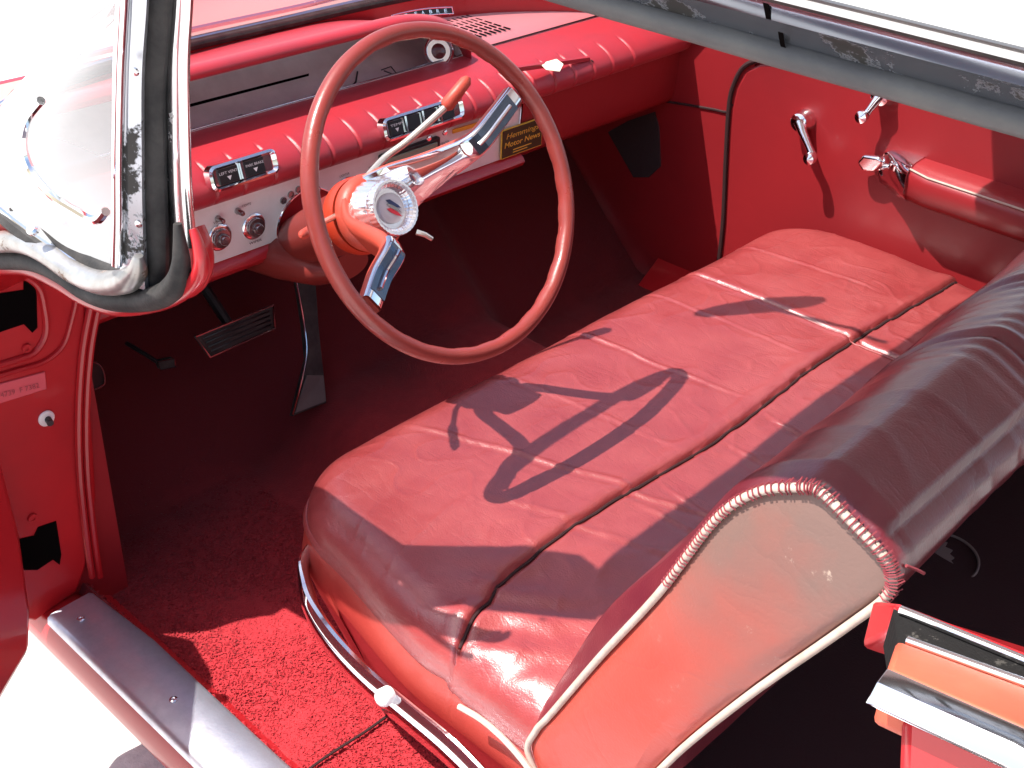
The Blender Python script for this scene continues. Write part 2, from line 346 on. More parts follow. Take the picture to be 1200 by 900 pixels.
# pile tufts where the carpet is near the camera
tf = MB(); vs = []; fs = []
for k in range(42000):
    x = random.uniform(-.262, .14); y = random.uniform(.62, 1.72)
    if y > 1.25 and random.random() < (y - 1.25) / .47: continue
    z = floor_z(x, y) + .001; a = random.uniform(0, 6.283); l = random.uniform(.0015, .0034); ww = random.uniform(.0014, .0026)
    dx, dy = math.cos(a), math.sin(a); tl = V((random.uniform(-.006, .006), random.uniform(-.006, .006), l))
    p = V((x, y, z)); o = len(vs); vs += [p + V((dx * ww, dy * ww, 0)), p - V((dx * ww, dy * ww, 0)), p + tl]; fs.append([o, o + 1, o + 2])
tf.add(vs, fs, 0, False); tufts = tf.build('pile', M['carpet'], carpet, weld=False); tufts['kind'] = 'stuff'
# carpet join line
cj = MB(); cj.tube(smooth([U(x, y, 'z', .308) for x, y in ((455, 838), (430, 856), (405, 872), (385, 885), (368, 897), (345, 915))], 5), .0022, 6)
cj.build('carpet_seam', M['seam'], carpet)

# rear footwell emblem on the floor covering
rf = MB(); zc = floor_z(.9, .5) + .014; cc = U(1100, 654, 'z', zc)
ring = [cc + V((.078 * math.cos(t), .066 * math.sin(t), 0)) for t in [2 * math.pi * k / 40 for k in range(40)]]
rf.tube(ring, .0025, 6, closed=True)
wing = [(1078, 648), (1085, 640), (1098, 638), (1112, 640), (1122, 643), (1119, 648), (1128, 652), (1124, 656), (1130, 661), (1126, 664), (1131, 671), (1112, 667), (1096, 662), (1084, 656)]
rf.prism([U(x - 12, y - 6, 'z', zc - .002) for x, y in wing], (0, 0, .003))
rear_floor = MB(); rear_floor.loft([[V((x, y, floor_z(x, y) + .010)) for x in [-.24 + 1.59 * i / 60 for i in range(61)]] for y in [-.95 + 1.60 * j / 30 for j in range(31)]], closed=False, cap=False)
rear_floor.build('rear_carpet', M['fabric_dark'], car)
rf.build('mat_emblem', M['mat_print'], bpy.data.objects['rear_carpet'])

# ------------------------------------------------------------------ scuff plate
sp = MB(); rings = []
for t in [k / 14 for k in range(15)]:
    y = 1.475 - t * 2.2; wv = .002 * math.sin(t * 23)
    xi = -.263 - .018 * (1 - t) * 0 + wv
    if t == 0: xi = -.272
    rings.append([V((-.352, y, .352)), V((-.350, y, .364)), V((-.343, y, .3685)), V((-.30, y, .3700)), V((xi - .006, y, .3705)), V((xi, y, .366)), V((xi, y, .360)), V((-.33, y, .356))])
sp.loft(rings, True, True, 0, True)
scuff = sp.build('scuff_plate', M['alu'], car, autosmooth=50)
for y in (1.43, 1.19, .97):
    MB().lathe([(0, .0062), (.0012, .0060), (.0022, .0035), (.0012, .0022), (.0011, .0001)], U(88, 716, 'z', .3705) * 0 + V((-.318 if y > 1.4 else -.31, y, .3703)), (0, 0, 1), 16).build('screw', M['chrome_worn'], scuff)

# ------------------------------------------------------------------ hinge pillar / door jamb of the driver side
jy = 1.50
jb = MB()
outline = [(-.378, .36), (-.36, .345), (-.285, .36), (-.262, .40), (-.225, .52), (-.212, .64), (-.205, .74), (-.190, .84), (-.180, .90), (-.20, .955), (-.378, .97)]
jb.prism([V((x, jy, z)) for x, z in outline], (0, .14, 0))
jamb = jb.build('door_jamb', M['red_jamb'], car, bevel=.006, seg=3)
# raised pressing and ridge on the jamb
rd = MB()
rd.tube(smooth([U(x, y, 'y', jy - .002) for x, y in ((-30, 322), (20, 322), (44, 335), (52, 360), (54, 390), (42, 412), (20, 422), (-30, 436))], 6), .005, 8)
rd.tube(smooth([U(x, y, 'y', jy - .002) for x, y in ((92, 340), (84, 375), (74, 405), (52, 424), (20, 434), (-20, 446))], 6), .004, 8)
rd.build('pressing', M['red_jamb'], jamb)
pw = MB()
for off, r in ((0, .0055), (-9, .0055)):
    pw.tube(smooth([U(x + off, y, 'y', jy - .004) for x, y in ((122, 330), (113, 370), (106, 410), (102, 460), (101, 510), (103, 560), (108, 610), (113, 650), (117, 676))], 5), r, 8)
pw.build('weld_flange', M['red_jamb'], jamb)
def flat(name, pts, ax, val, d, m, parent, bevel=0, label=None):
    return MB().prism([U(x, y, ax, val) for x, y in pts], d, 0).build(name, M[m], parent, bevel=bevel, label=label)
flat('hinge_opening', [(-20, 347), (28, 340), (28, 330), (40, 329), (43, 345), (44, 384), (38, 390), (28, 380), (10, 386), (-20, 396)], 'y', jy - .0015, (0, .004, 0), 'hole', jamb, label='black upper hinge opening')
flat('hinge_opening', [(22, 632), (40, 628), (45, 618), (66, 611), (72, 650), (70, 662), (62, 656), (44, 668), (26, 668)], 'y', jy - .0015, (0, .004, 0), 'hole', jamb, label='black lower hinge opening')
bp_ = flat('body_plate', [(-25, 457), (53, 436), (55, 456), (-22, 480)], 'y', jy - .003, (0, .006, 0), 'plate', jamb, .001)
o_ = U(1, 466, 'y', jy - .0035); ux = (U(50, 453, 'y', jy - .0035) - o_)
text_mb('4739  F 7382', o_, ux, (0, 0, 1), .008, ux.length * .92, .0006).build('lettering', mat('stamped_letters', (.32, .05, .06), .5), bp_)
for (x, y, r) in ((9, 325, .007), (31, 408, .007), (38, 607, .008)):
    MB().lathe([(0, r), (.003, r * .9), (.003, r * .4), (.0015, r * .35), (.0015, .0002)], U(x, y, 'y', jy - .001), (0, -1, 0), 16).build('screw', M['red_jamb'], jamb)
bo = MB().lathe([(0, .0125), (.002, .0125), (.0035, .011), (.0035, .0002)], U(54, 490, 'y', jy - .001), (0, -1, 0), 20).build('door_switch', M['tray'], jamb)
MB().lathe([(0, .005), (.012, .005), (.012, .0002)], U(56, 491, 'y', jy - .004), (-.2, -1, -.1), 14).build('plunger', M['black'], bo)
# kick panel inside, driver side
kp = MB(); kp.prism([V((-.19, 1.52, .26)), V((-.19, 1.52, .90)), V((-.19, 2.06, .90)), V((-.19, 2.06, .26))], (-.14, 0, 0)); kp.build('kick_panel', M['door_vinyl'], car)

# ------------------------------------------------------------------ windshield frame, driver pillar with dogleg
fr = MB()
def band(pl, x, pts, r, sec=None, n=5, seg=10): return [U(a, b, 'x', x) for a, b in pts]
A_OUT, A_RUB, A_IN = -.350, -.325, -.285
# steel face of the pillar (between outer chrome and rubber)
fs_ = MB(); 
L1 = [U(x, y, 'x', -.345) for x, y in ((150, -60), (150, 0), (147, 90), (145, 180), (144, 260), (140, 325))]
L2 = [U(x, y, 'x', -.338) for x, y in ((172, -60), (172, 0), (166, 90), (166, 180), (167, 260), (170, 340))]
L3 = [U(x, y, 'x', -.318) for x, y in ((180, -60), (180, 0), (176, 90), (176, 180), (178, 260), (182, 345))]
L1, L2, L3 = smooth(L1, 5), smooth(L2, 5), smooth(L3, 5)
fs_.loft([[a, (a + b) / 2 + V((-.005, 0, 0)), b, c] for a, b, c in zip(L1, L2, L3)], closed=False, cap=False)
pillar = fs_.build('windshield_pillar', M['steel'], car)
rb = MB()
R1 = smooth([U(x, y, 'x', -.320) for x, y in ((184, -60), (183, 0), (177, 90), (178, 160), (180, 230), (182, 300), (178, 352))], 5)
rb.tube(R1, .019, 12, sec=[(math.cos(t) * .62, math.sin(t)) for t in [2 * math.pi * k / 12 for k in range(12)]], up=(0, 1, 0))
R2 = smooth([U(x, y, 'x', -.300) for x, y in ((202, -60), (200, 0), (196, 90), (198, 180), (201, 260), (203, 320))], 5)
rb.tube(R2, .011, 10)
rubber = rb.build('rubber_seal', M['rubber'], pillar)
ch = MB()
P1 = smooth([U(x, y, 'x', -.352) for x, y in ((146, -60), (144, 0), (140, 80), (138, 180), (138, 260), (137, 310))], 5)
ch.tube(P1, .006, 10); ch.build('chrome_edge', M['chrome'], pillar)
ch = MB()
P2 = smooth([U(x, y, 'x', -.305) for x, y in ((212, -60), (210, 0), (207, 60), (208, 140), (211, 220), (217, 284))], 5)
ch.tube(P2, .017, 12, sec=[(math.cos(t) * .55, math.sin(t)) for t in [2 * math.pi * k / 12 for k in range(12)]], up=(0, 1, 0))
ch.build('chrome_trim', M['chrome_worn'], pillar)
for x, y in ((159, 84), (163, 262)):
    MB().lathe([(0, .0042), (.002, .0038), (.003, .0002)], U(x, y, 'x', -.350), (-1, -.3, 0), 12).build('screw', M['chrome_worn'], pillar)
core = MB()
core.loft([[U(150, y, 'x', -.33), U(196, y, 'x', -.296), U(210, y, 'x', -.268), U(196, y, 'x', -.262), U(158, y, 'x', -.28)] for y in (-60, 0, 80, 160, 240, 300)], True, True)
core.build('pillar_core', M['red_jamb'], pillar)
# red foot of the pillar inside
ft = MB()
ft.tube(smooth([U(x, y, 'x', -.262) for x, y in ((228, 268), (236, 288), (238, 310), (228, 332), (206, 342), (180, 350), (150, 352))], 5), .012, 10)
ft.tube(smooth([U(x, y, 'x', -.285) for x, y in ((216, 282), (220, 305), (212, 325), (190, 338), (165, 345))], 5), .013, 10)
ft.build('pillar_foot', M['red_paint'], pillar)
# dogleg: belt rail going forward from the pillar base
dg = MB()
D1 = smooth([U(x, y, 'x', -.345) for x, y in ((-60, 283), (-10, 284), (25, 283), (55, 294), (90, 318), (118, 330), (146, 330), (160, 318), (162, 300))], 5)
dg.tube(D1, [.017 - .012 * max(0, (i - len(D1) + 9) / 8) for i in range(len(D1))], 12, sec=[(math.cos(t), math.sin(t) * .8) for t in [2 * math.pi * k / 12 for k in range(12)]])
M['dogleg'] = mat('dirty_painted_steel', (.50, .49, .48), .34, .75, rvar=.1, vscale=18, var=(.30, .27, .25), spots=(.13, .075, .05), sscale=17, sthr=.57)
dogleg = dg.build('dogleg_seal', M['dogleg'], car, label='scuffed chrome and rubber seal strip along the dogleg')
dg = MB()
rp4 = (smooth([U(x, y, 'x', -.335) for x, y in ((-60, 302), (0, 304), (40, 306), (75, 322), (105, 342), (140, 352), (180, 350), (204, 336), (212, 312), (211, 286), (208, 262))], 5)); dg.tube(rp4, [.013 - .009 * max(0, (i - len(rp4) + 16) / 15) for i in range(len(rp4))], 12)
dg.build('rubber_strip', M['rubber'], dogleg)
dg = MB()
rp5 = (smooth([U(x, y, 'x', -.325) for x, y in ((-60, 312), (0, 314), (35, 316), (70, 332), (100, 350), (140, 362), (190, 354), (222, 336), (236, 315), (233, 290), (226, 268))], 5)); dg.tube(rp5, [.009 - .005 * max(0, (i - len(rp5) + 11) / 10) for i in range(len(rp5))], 10)
dg.build('painted_flange', M['red_paint'], dogleg)
dg = MB()
dg.tube(smooth([U(x, y, 'x', -.33) for x, y in ((25, 245), (55, 262), (85, 288), (110, 305), (140, 322), (160, 330))], 5), .015, 10)
dg.build('glass_gasket', M['rubber'], dogleg)
MB().lathe([(0, .0075), (.004, .0075), (.0065, .005), (.0065, .0002)], U(40, 270, 'x', -.36), (-.6, -.2, .8), 14).build('bolt', M['chrome_worn'], dogleg)
# cowl corner behind the dogleg
cw = MB()
ca = [U(x, y, 'x', -.34) for x, y in ((-80, 232), (-20, 226), (10, 226), (30, 236), (24, 254), (0, 268), (-80, 275))]
cw.prism(ca, (.03, .02, 0)); cw.build('cowl_corner', M['sunorange'], car, bevel=.01, seg=3)

# ------------------------------------------------------------------ windshield glass, header, roof
base = [V((-.335, 1.10, 1.075)), V((-.345, 1.22, 1.075)), V((-.345, 1.36, 1.085)), V((-.31, 1.52, 1.07)), V((-.20, 1.72, 1.048)), V((0, 1.88, 1.028)), V((.25, 1.97, 1.010)), V((CX, 2.0, 1.0))]
head = [V((-.300, 1.00, 1.43)), V((-.295, 1.01, 1.435)), V((-.28, 1.02, 1.44)), V((-.24, 1.03, 1.45)), V((-.15, 1.04, 1.46)), V((.03, 1.05, 1.475)), V((.27, 1.06, 1.485)), V((CX, 1.06, 1.487))]
base_f = smooth(base + [mir(p) for p in base[:-1]][::-1], 5); head_f = smooth(head + [mir(p) for p in head[:-1]][::-1], 5)
gl = MB(); rings = []
for b_, h_ in zip(base_f, head_f):
    rings.append([b_.lerp(h_, t) + V((0, .05 * math.sin(math.pi * t), 0)) * (1 if abs(b_.x - CX) < .85 else .3) for t in [k / 8 for k in range(9)]])
gl.loft(rings, closed=False, cap=False)
ws = gl.build('windshield', M['glass'], car)
MB().tube(base_f, .010, 8).build('lower_gasket', M['rubber'], ws)
gk = MB(); gk.tube([p + V((0, .012, .008)) for p in base_f], .004, 8); gk.build('lower_moulding', M['chrome'], ws)
hd = MB(); hd.tube([p + V((0, -.012, .0)) for p in head_f], .019, 10); hd.build('header_rail', M['chrome_worn'], ws)
def roof_z(x, y): return 1.553 - .06 * max(0, (y - .55) / .5) ** 2 + (U(1050, 15, 'x', -.352).z - .0035 - 1.553) + .055 * (1 - min(1, abs((x - CX) / (CX + .343))) ** 2.6)
hp_ = MB(); hp_.loft([[p + V((0, -.004, .004)), V((p.x, min(p.y, 1.012) - .004, (p.z + roof_z(p.x, 1.012)) / 2)), V((p.x, 1.004, roof_z(p.x, 1.004) - .004))] for p in head_f], closed=False, cap=False); hp_.build('header_panel', M['white'], ws)
# curved lower edge of the wraparound glass as seen from outside
wg = MB()
wg.tube(smooth([U(x, y, 'x', -.40) for x, y in ((48, 118), (32, 140), (27, 168), (36, 198), (58, 226), (88, 246), (112, 258), (124, 248))], 6), .0045, 8)
wg.build('corner_moulding', M['chrome'], ws)
cwl = MB(); cwl.loft([[p, V((p.x, p.y + .004, p.z - .03)), V((CX + (p.x - CX) * .995, p.y, .905))] for p in base_f if p.y > 1.49], closed=False, cap=False)
cwl.box((CX, 1.915, .895), (1.74, .33, .012)); cwl.build('cowl', M['red_paint'], car)
MB().loft([[p + V((0, .006, -.008)), V((p.x, max(p.y + .02, 2.045), .992))] for p in base_f if p.y > 1.70], closed=False, cap=False).build('cowl_top', M['bonnet'], car)
# body under the glass between pillar foot and wing
cs = MB(); tops = [p for p in base_f if p.x < 0 and 1.10 <= p.y <= 1.52]; rings = []
def lowz(y):
    q = sorted(rp5, key=lambda p: abs(p.y - y))[0]; return max(.90, q.z - (0 if y < 1.42 else (y - 1.42) * .8))
for p in tops: rings.append([V((-.335, p.y, p.z)), V((-.325, p.y, lowz(p.y) + .006)), V((-.255, p.y + .01, lowz(p.y) + .010)), V((-.25, p.y + .01, p.z - .004))])
cs.loft(rings, True, True); cs.build('cowl_side', M['red_jamb'], car)
# wiper
wp = MB(); wp.tube(smooth([V((.0, 1.93, 1.045)), V((.3, 2.0, 1.028)), V((.62, 2.02, 1.02)), V((.8, 2.02, 1.025))], 6), .006, 6)
wp.build('wiper', M['chrome_worn'], ws)

# roof
RZ = U(1050, 15, 'x', -.352).z - .0035 - 1.553
rf = MB(); rings = []
for k in range(25):
    y = 1.015 - k / 24 * 2.6
    zc = 1.553 - .06 * max(0, (y - .55) / .5) ** 2 if y > .55 else 1.553
    r_ = []
    for s in [j / 20 for j in range(21)]:
        x = -.343 + s * (2 * (CX + .343)); u_ = (s - .5) * 2
        r_.append(V((x, y, zc + RZ + .055 * (1 - abs(u_) ** 2.6))))
    r2 = [V((p.x, p.y, p.z - .003 - .02 * min(1, max(0, min(p.x + .33, 1.41 - p.x)) / .06))) for p in r_[::-1]]
    rings.append(r_ + r2)
rf.loft(rings, True, True)
roof = rf.build('roof', M['white'], car)
def rail_z(y): return 0 if y < .55 else -.06 * ((y - .55) / .5) ** 2
ys = [1.03 - k / 40 * 2.6 for k in range(41)]
def strip(sec, name, m, parent, jit=0, cap=True):
    s_ = MB(); s_.loft([[V((x + jit * noise.noise(V((y * 9, x * 30, 3))), y, z + rail_z(y) + jit * noise.noise(V((y * 13, x * 40, z * 9))))) for x, z in sec] for y in ys], True, cap)
    return s_.build(name, M[m], parent)
def circ(cx, cz, rx, rz, n=14, rot=0):
    out = []
    for k in range(n):
        t = 2 * math.pi * k / n; a, b = rx * math.cos(t), rz * math.sin(t)
        out.append((cx + a * math.cos(rot) - b * math.sin(rot), cz + a * math.sin(rot) + b * math.cos(rot)))
    return out
def rpt(px_, py_, x): return (x, U(px_, py_, 'x', x).z)
k0 = rpt(1050, 107, -.268); k1 = rpt(1050, 86, -.284); k2 = rpt(1050, 62, -.306); k3 = rpt(1050, 40, -.330); k4 = rpt(1050, 36, -.336); k5 = rpt(1050, 24, -.345); k6 = rpt(1050, 15, -.352)
def mixp(a, b, t, n=0):
    d = (b[0] - a[0], b[1] - a[1]); return (a[0] + d[0] * t - d[1] * n, a[1] + d[1] * t + d[0] * n)
wsr = math.hypot(k1[0] - k0[0], k1[1] - k0[1]) / 2; wsc = mixp(k0, k1, .5)
strip(circ(wsc[0], wsc[1], wsr * 1.02, wsr * .9), 'weatherstrip', 'rubber_grey', roof, .0010)
strip([k1, mixp(k1, k2, .5, -.08), k2, (k2[0] + .02, k2[1] + .006), (k1[0] + .02, k1[1] + .008)], 'seal_retainer', 'rail_steel', roof)
strip([k2, mixp(k2, k3, .25, -.16), mixp(k2, k3, .6, -.20), k3, (k3[0] + .02, k3[1]), (k2[0] + .02, k2[1] + .006)], 'drip_rail', 'rail_chrome', roof)
strip([k3, k4, (k4[0] + .02, k4[1]), (k3[0] + .02, k3[1])], 'gutter_seam', 'rubber', roof)
strip([k4, mixp(k4, k5, .5, -.25), k5, (k5[0] + .02, k5[1] - .003), (k4[0] + .02, k4[1])], 'gutter_lip', 'white', roof)
strip([(k5[0] + .004, k5[1] - .002), (k6[0] + .004, k6[1] - .004), (k6[0] + .03, k6[1] - .004), (k5[0] + .03, k5[1] - .004)], 'gutter_groove', 'rubber_grey', roof)
# passenger rail and pillar
pr = MB(); pr.loft([[mir((x, y, z + rail_z(y))) for x, z in circ(-.31, 1.53, .04, .025)] for y in ys], True, True); pr.build('side_rail', M['steel'], roof)
pp = MB(); pp.tube([mir(p) for p in R1], .03, 10); pp.build('windshield_pillar', M['steel'], car)
gap = MB(); gy = .375
gap.loft([[V((x * 1.0 , gy + dy, z + dz)) for x, z in ((k0[0] + .001, k0[1] - .001), (k0[0] - .008, k0[1] + .001), (k1[0] - .003, k1[1]), mixp(k1, k2, .5, -.12), mixp(k2, k2, 0), mixp(k2, k3, .5, -.24))] for dy, dz in ((-.0018, .0), (.0018, .0))], False, False)
gap.build('seal_joint', M['hole'], roof)

# rear view mirror
mm = MB(); mc_ = V((.545, 1.262, 1.36)); mrot = Matrix.Rotation(math.radians(-30), 3, 'Z') @ Matrix.Rotation(math.radians(38), 3, 'X')
mm.loft([[mc_ + mrot @ V((sx * .135 * math.cos(t), dy, .026 * math.sin(t) * (1 + .15 * math.cos(t)))) for t in [2 * math.pi * k / 28 for k in range(28)]] for dy, sx in ((0, .94), (.004, 1), (.016, 1), (.024, .8))], True, True)
mm.tube([mc_ + V((0, .02, .0)), mc_ + V((-.005, .0, .04)), V((.57, 1.08, 1.47))], .006, 8)
mm.build('rear_view_mirror', M['chrome'], car)

# ------------------------------------------------------------------ dashboard
XL, XR, XB = -.19, 1.375, .805
def prof_loft(prof, x0, x1, n=60, fn=None):
    rings = []
    for k in range(n + 1):
        x = x0 + (x1 - x0) * k / n
        rings.append([V((x, y, z)) if fn is None else fn(x, y, z) for y, z in prof])
    return rings
pleats = [.205, .275, .345, .415]
def roll_prof():
    pts = [(1.745, .949), (1.70, .9475), (1.655, .9435), (1.630, .937), (1.608, .926), (1.595, .912), (1.592, .897), (1.600, .883), (1.617, .875), (1.66, .874)]
    return [(p.x, p.y) for p in [V((a, b, 0)) for a, b in pts]]
def roll_fn(x, y, z):
    d = 0
    for px_ in PL:
        d += math.exp(-((x - px_) / .0022) ** 2) * .0035 - math.exp(-((x - px_ - .006) / .004) ** 2) * .0012
    if y < 1.64: return V((x, y + d, z - d * .4))
    return V((x, y, z))
PL = [.045, .105, .160, .222, .285, .345, .405, .465, .520, .575, .63, .69, .745, .80, .86, .92, .98, 1.04, 1.10, 1.17]
rp_ = roll_prof()
ro = MB(); xs = sorted(set([round(XL + (XR - XL) * k / 90, 4) for k in range(91)] + [round(p + d, 4) for p in PL for d in (-.005, -.0025, -.001, 0, .001, .0025, .005, .009)]))
ro.loft([[roll_fn(x, p.x, p.y) for p in smooth([V((a, b, 0)) for a, b in rp_], 3)] for x in xs], closed=False, cap=False)
dash = ro.build('dashboard', M['pad'], car, autosmooth=70)
# right hand top of the dash
tp = MB()
tprof = [(1.745, .949), (1.752, .952), (1.80, .955), (1.90, .958), (2.0, .955)]
tp.loft(prof_loft(tprof, XB, XR, 10), closed=False, cap=False)
dtop = tp.build('dash_top', M['pad_top'], dash)
sl = MB()
for r_ in range(9):
    for q in range(5):
        c_ = V((.875 + r_ * .0145, 1.80 + q * .028, .9573)); sl.box(c_, (.0045, .020, .0012))
sl.build('speaker_grille', M['hole'], dash)
# hood over the instruments
hp = [(2.0, .988), (1.93, 1.002), (1.84, 1.024), (1.775, 1.050), (1.748, 1.060), (1.728, 1.060), (1.719, 1.052), (1.724, 1.042), (1.745, 1.037), (1.80, 1.02), (1.88, 1.0)]
hp = [(p.x, p.y) for p in smooth([V((a, b, 0)) for a, b in hp], 3)]
def hood_fn(x, y, z):
    t = max(0, (x - (XB - .20)) / .20); dz = -.100 * (1 - math.sqrt(max(0, 1 - t * t))) * (1 - .55 * min(1, max(0, (y - 1.735) / .05)))
    if z < .96: pass
    return V((x, y, max(z + dz, .945)))
xs = [XL + (XB - .20 - XL) * k / 20 for k in range(20)] + [XB - .20 + .20 * math.sin(k / 22 * math.pi / 2) for k in range(23)]
ho = MB(); ho.loft([[hood_fn(x, y, z) for y, z in hp] for x in xs], closed=False, cap=False)
ho.build('instrument_hood', M['pad'], dash, autosmooth=60)
# instrument bay: grey tray, back wall
tr = MB()
tr.loft(prof_loft([(1.742, .9505), (1.747, .934), (1.80, .930), (1.85, .952), (1.875, .975), (1.88, .995)], XL, XB - .006, 4), closed=False, cap=False)
tray = tr.build('instrument_tray', M['tray'], dash)
wl = MB(); wl.prism([V((XB - .004, y, z)) for y, z in ((1.74, .946), (1.87, .95), (1.87, .962), (1.79, .985), (1.75, .960))], (.003, 0, 0)); wl.build('end_wall', M['tray'], dash)
tl = MB()
def on_tray(px_, py_, up=.0015):
    # point on the sloping tray plane  (1.80,.950)-(1.86,.975)
    r = MW @ V((px_ - 600, py_ - 450, FPX)); n = V((0, -.025, .06)).normalized(); o = V((0, 1.80, .930 + up)); t = (o - CAM).dot(n) / r.dot(n); return CAM + r * t
for quad in ([(221, 122), (362, 86), (362, 89), (221, 126)],):
    tl.add([on_tray(*q) for q in quad], [[0, 1, 2, 3]], 0, False)
for quad in ([(258, 142), (281, 137), (281, 145), (259, 151)], [(289, 134), (307, 130), (308, 137), (290, 142)]):
    tl.add([on_tray(*q) for q in quad], [[0, 1, 2, 3]], 0, False)
for x, y in ((229, 154), (333, 126), (354, 120), (284, 138)):
    q = [on_tray(x + 7 * math.cos(t), y + 4 * math.sin(t)) for t in [2 * math.pi * k / 14 for k in range(14)]]; tl.add(q, [list(range(14))], 0, False)
tl.build('tray_slots', M['hole'], tray)
tw = MB(); tw.tube([U(405, 110, 'y', 1.78), U(417, 96, 'y', 1.80), U(419, 84, 'y', 1.82)], .0018, 6); tw.build('loose_wire', M['black'], tray); tw = MB(); tw.tube([U(447, 82, 'y', 1.80), U(458, 78, 'y', 1.80), U(468, 90, 'y', 1.79), U(450, 83, 'y', 1.79)], .0013, 6)
tw.build('loose_wire', M['black'], tray)
# chrome strip along the front edge of the bay
ce = MB(); ce.tube([V((XL, 1.744, .9515)), V((XB - .004, 1.744, .9515))], .0016, 6); ce.build('tray_edge_trim', M['chrome_worn'], dash)
# clock in the right end of the bay
cc_ = U(514, 60, 'y', 1.752); cn = V((-.35, -.85, .38)).normalized()
ck = MB().lathe([(-.02, .028), (0, .031), (.004, .031), (.0065, .0285), (.004, .0255), (.0, .024)], cc_, cn, 32).build('clock', M['chrome'], dash)
MB().lathe([(-.004, .024), (-.002, .024), (-.002, .0002)], cc_, cn, 28).build('clock_face', M['dark_chrome'], ck)
MB().lathe([(-.002, .016), (.001, .015), (.004, .010), (.005, .0002)], cc_, cn, 24).build('clock_centre', M['dial'], ck)
# metal instrument panel
pm = MB(); PX0, PX1 = .0, .845
poly = [(PX0, .768), (.235, .768)]
poly += [(.305 + .070 * math.cos(t), .775 + .070 * math.sin(t)) for t in [math.pi - math.pi * k / 14 for k in range(15)]]
poly += [(.38, .768), (PX1, .768), (PX1, .8745), (PX0, .8745)]
pm.prism([V((x, 1.62, z)) for x, z in poly], (0, .004, 0))
panel = pm.build('instrument_panel', M['panel_metal'], dash, bevel=.001)
bd = MB(); bd.tube([V((x, 1.619, z)) for x, z in poly[1:18]], .0022, 6); MB().tube([V((PX1, 1.618, .768)), V((PX1, 1.618, .874))], .002, 6).build('chrome_border', M['chrome'], panel)
bd.build('chrome_border', M['chrome'], panel)
# painted lower part
lw = MB()
lp = [(1.618, .876), (1.628, .870), (1.628, .770), (1.612, .762), (1.606, .752), (1.612, .742), (1.64, .738), (1.75, .74)]
lw.loft(prof_loft(lp, XL, .852, 8), closed=False, cap=False)
lw.build('lower_rail', M['red_paint'], dash, autosmooth=60)
lw = MB()
lp = [(1.617, .8755), (1.618, .86), (1.622, .80), (1.626, .765), (1.634, .752), (1.66, .748), (1.75, .75)]
lw.loft(prof_loft(lp, .852, XR, 8), closed=False, cap=False)
lower_right = lw.build('glove_panel', M['door_vinyl'], dash, autosmooth=60)
# column opening cover (orange red), below the lower rail
yk = 1.6165
def knob(px_, py_, r, name='knob', deep=.018, m='chrome', parent=panel):
    c_ = U(px_, py_, 'y', 1.619)
    o = MB().lathe([(0, r * 1.12), (.002, r * 1.15), (.004, r * 1.05), (.0045, r * .86)], c_, (0, -1, 0), 28).build(name + '_bezel', M['chrome'], parent)
    k_ = MB(); k_.lathe([(.002, r * .84), (deep * .6, r * .80), (deep * .62, r * .5), (deep, r * .44), (deep * 1.12, r * .36), (deep * 1.15, r * .0002)], c_, (0, -1, 0), 28)
    return k_.build(name, M[m], parent)
knob(257, 278, .0205, 'headlamp_knob', m='dark_chrome'); knob(297, 265, .0205, 'wiper_knob', m='dark_chrome')
for x, y in ((255, 256), (278, 247)):
    MB().lathe([(0, .0055), (.003, .006), (.005, .005), (.016, .0045), (.018, .003), (.018, .0002)], U(x, y, 'y', 1.619), (0, -1, 0), 16).build('push_knob', M['dark_chrome'], panel)
for x, y in ((332, 235), (341, 228), (350, 222), (372, 222)):
    MB().lathe([(-.001, .0065), (.002, .0062), (.002, .0045), (.0005, .004), (.0005, .0002)], U(x, y, 'y', 1.619), (0, -1, 0), 16).build('warning_lamp', [M['dark_chrome']], panel)
knob(406, 219, .017, 'cigar_lighter', .008, 'hole'); knob(527, 175, .014, 'radio_knob', .008, 'hole')
MB().lathe([(0, .014), (.004, .014), (.006, .010), (.006, .0002)], U(440, 203, 'y', 1.619), (0, -1, 0), 20).build('tuning_knob', M['dark_chrome'], panel)
# radio
ra = MB(); rc = [U(452, 203, 'y', 1.612), U(507, 178, 'y', 1.612)]
zx0, zx1 = rc[0].x, rc[1].x
ra.box(((zx0 + zx1) / 2 + .005, 1.617, .838), (zx1 - zx0 + .03, .012, .052)); radio = ra.build('radio', M['black'], panel, bevel=.003)
MB().box(((zx0 + zx1) / 2 + .004, 1.610, .839), (zx1 - zx0 + .012, .004, .036)).build('radio_dial', M['radio'], radio, bevel=.0015)
rt = MB(); rt.box(((zx0 + zx1) / 2 + .004, 1.6075, .846), (zx1 - zx0, .002, .002)); rt.box(((zx0 + zx1) / 2 + .004, 1.6075, .832), (zx1 - zx0, .002, .0015)); rt.build('dial_trim', M['chrome'], radio)
for x, y in ((502, 162), (521, 155), (458, 178)):
    MB().lathe([(0, .006), (.002, .006), (.004, .004), (.004, .0002)], U(x, y, 'y', 1.606), (0, -1, -.3), 14).build('screw', M['chrome'], dash)
# lettering on the panel
for body_, x, y, wpx in (('VENT', 250, 263, 9), ('LIGHTS', 284, 243, 9), ('WIPER', 292, 287, 14), ('LIGHTER', 398, 208, 12), ('RADIO', 432, 198, 9), ('HEATER', 516, 170, 12)):
    o_ = U(x, y, 'y', 1.619); text_mb(body_, o_, (1, 0, 0), (0, 0, 1), .0042, wpx / 400 * .75, .0006).build('panel_lettering', M['seam'], panel)
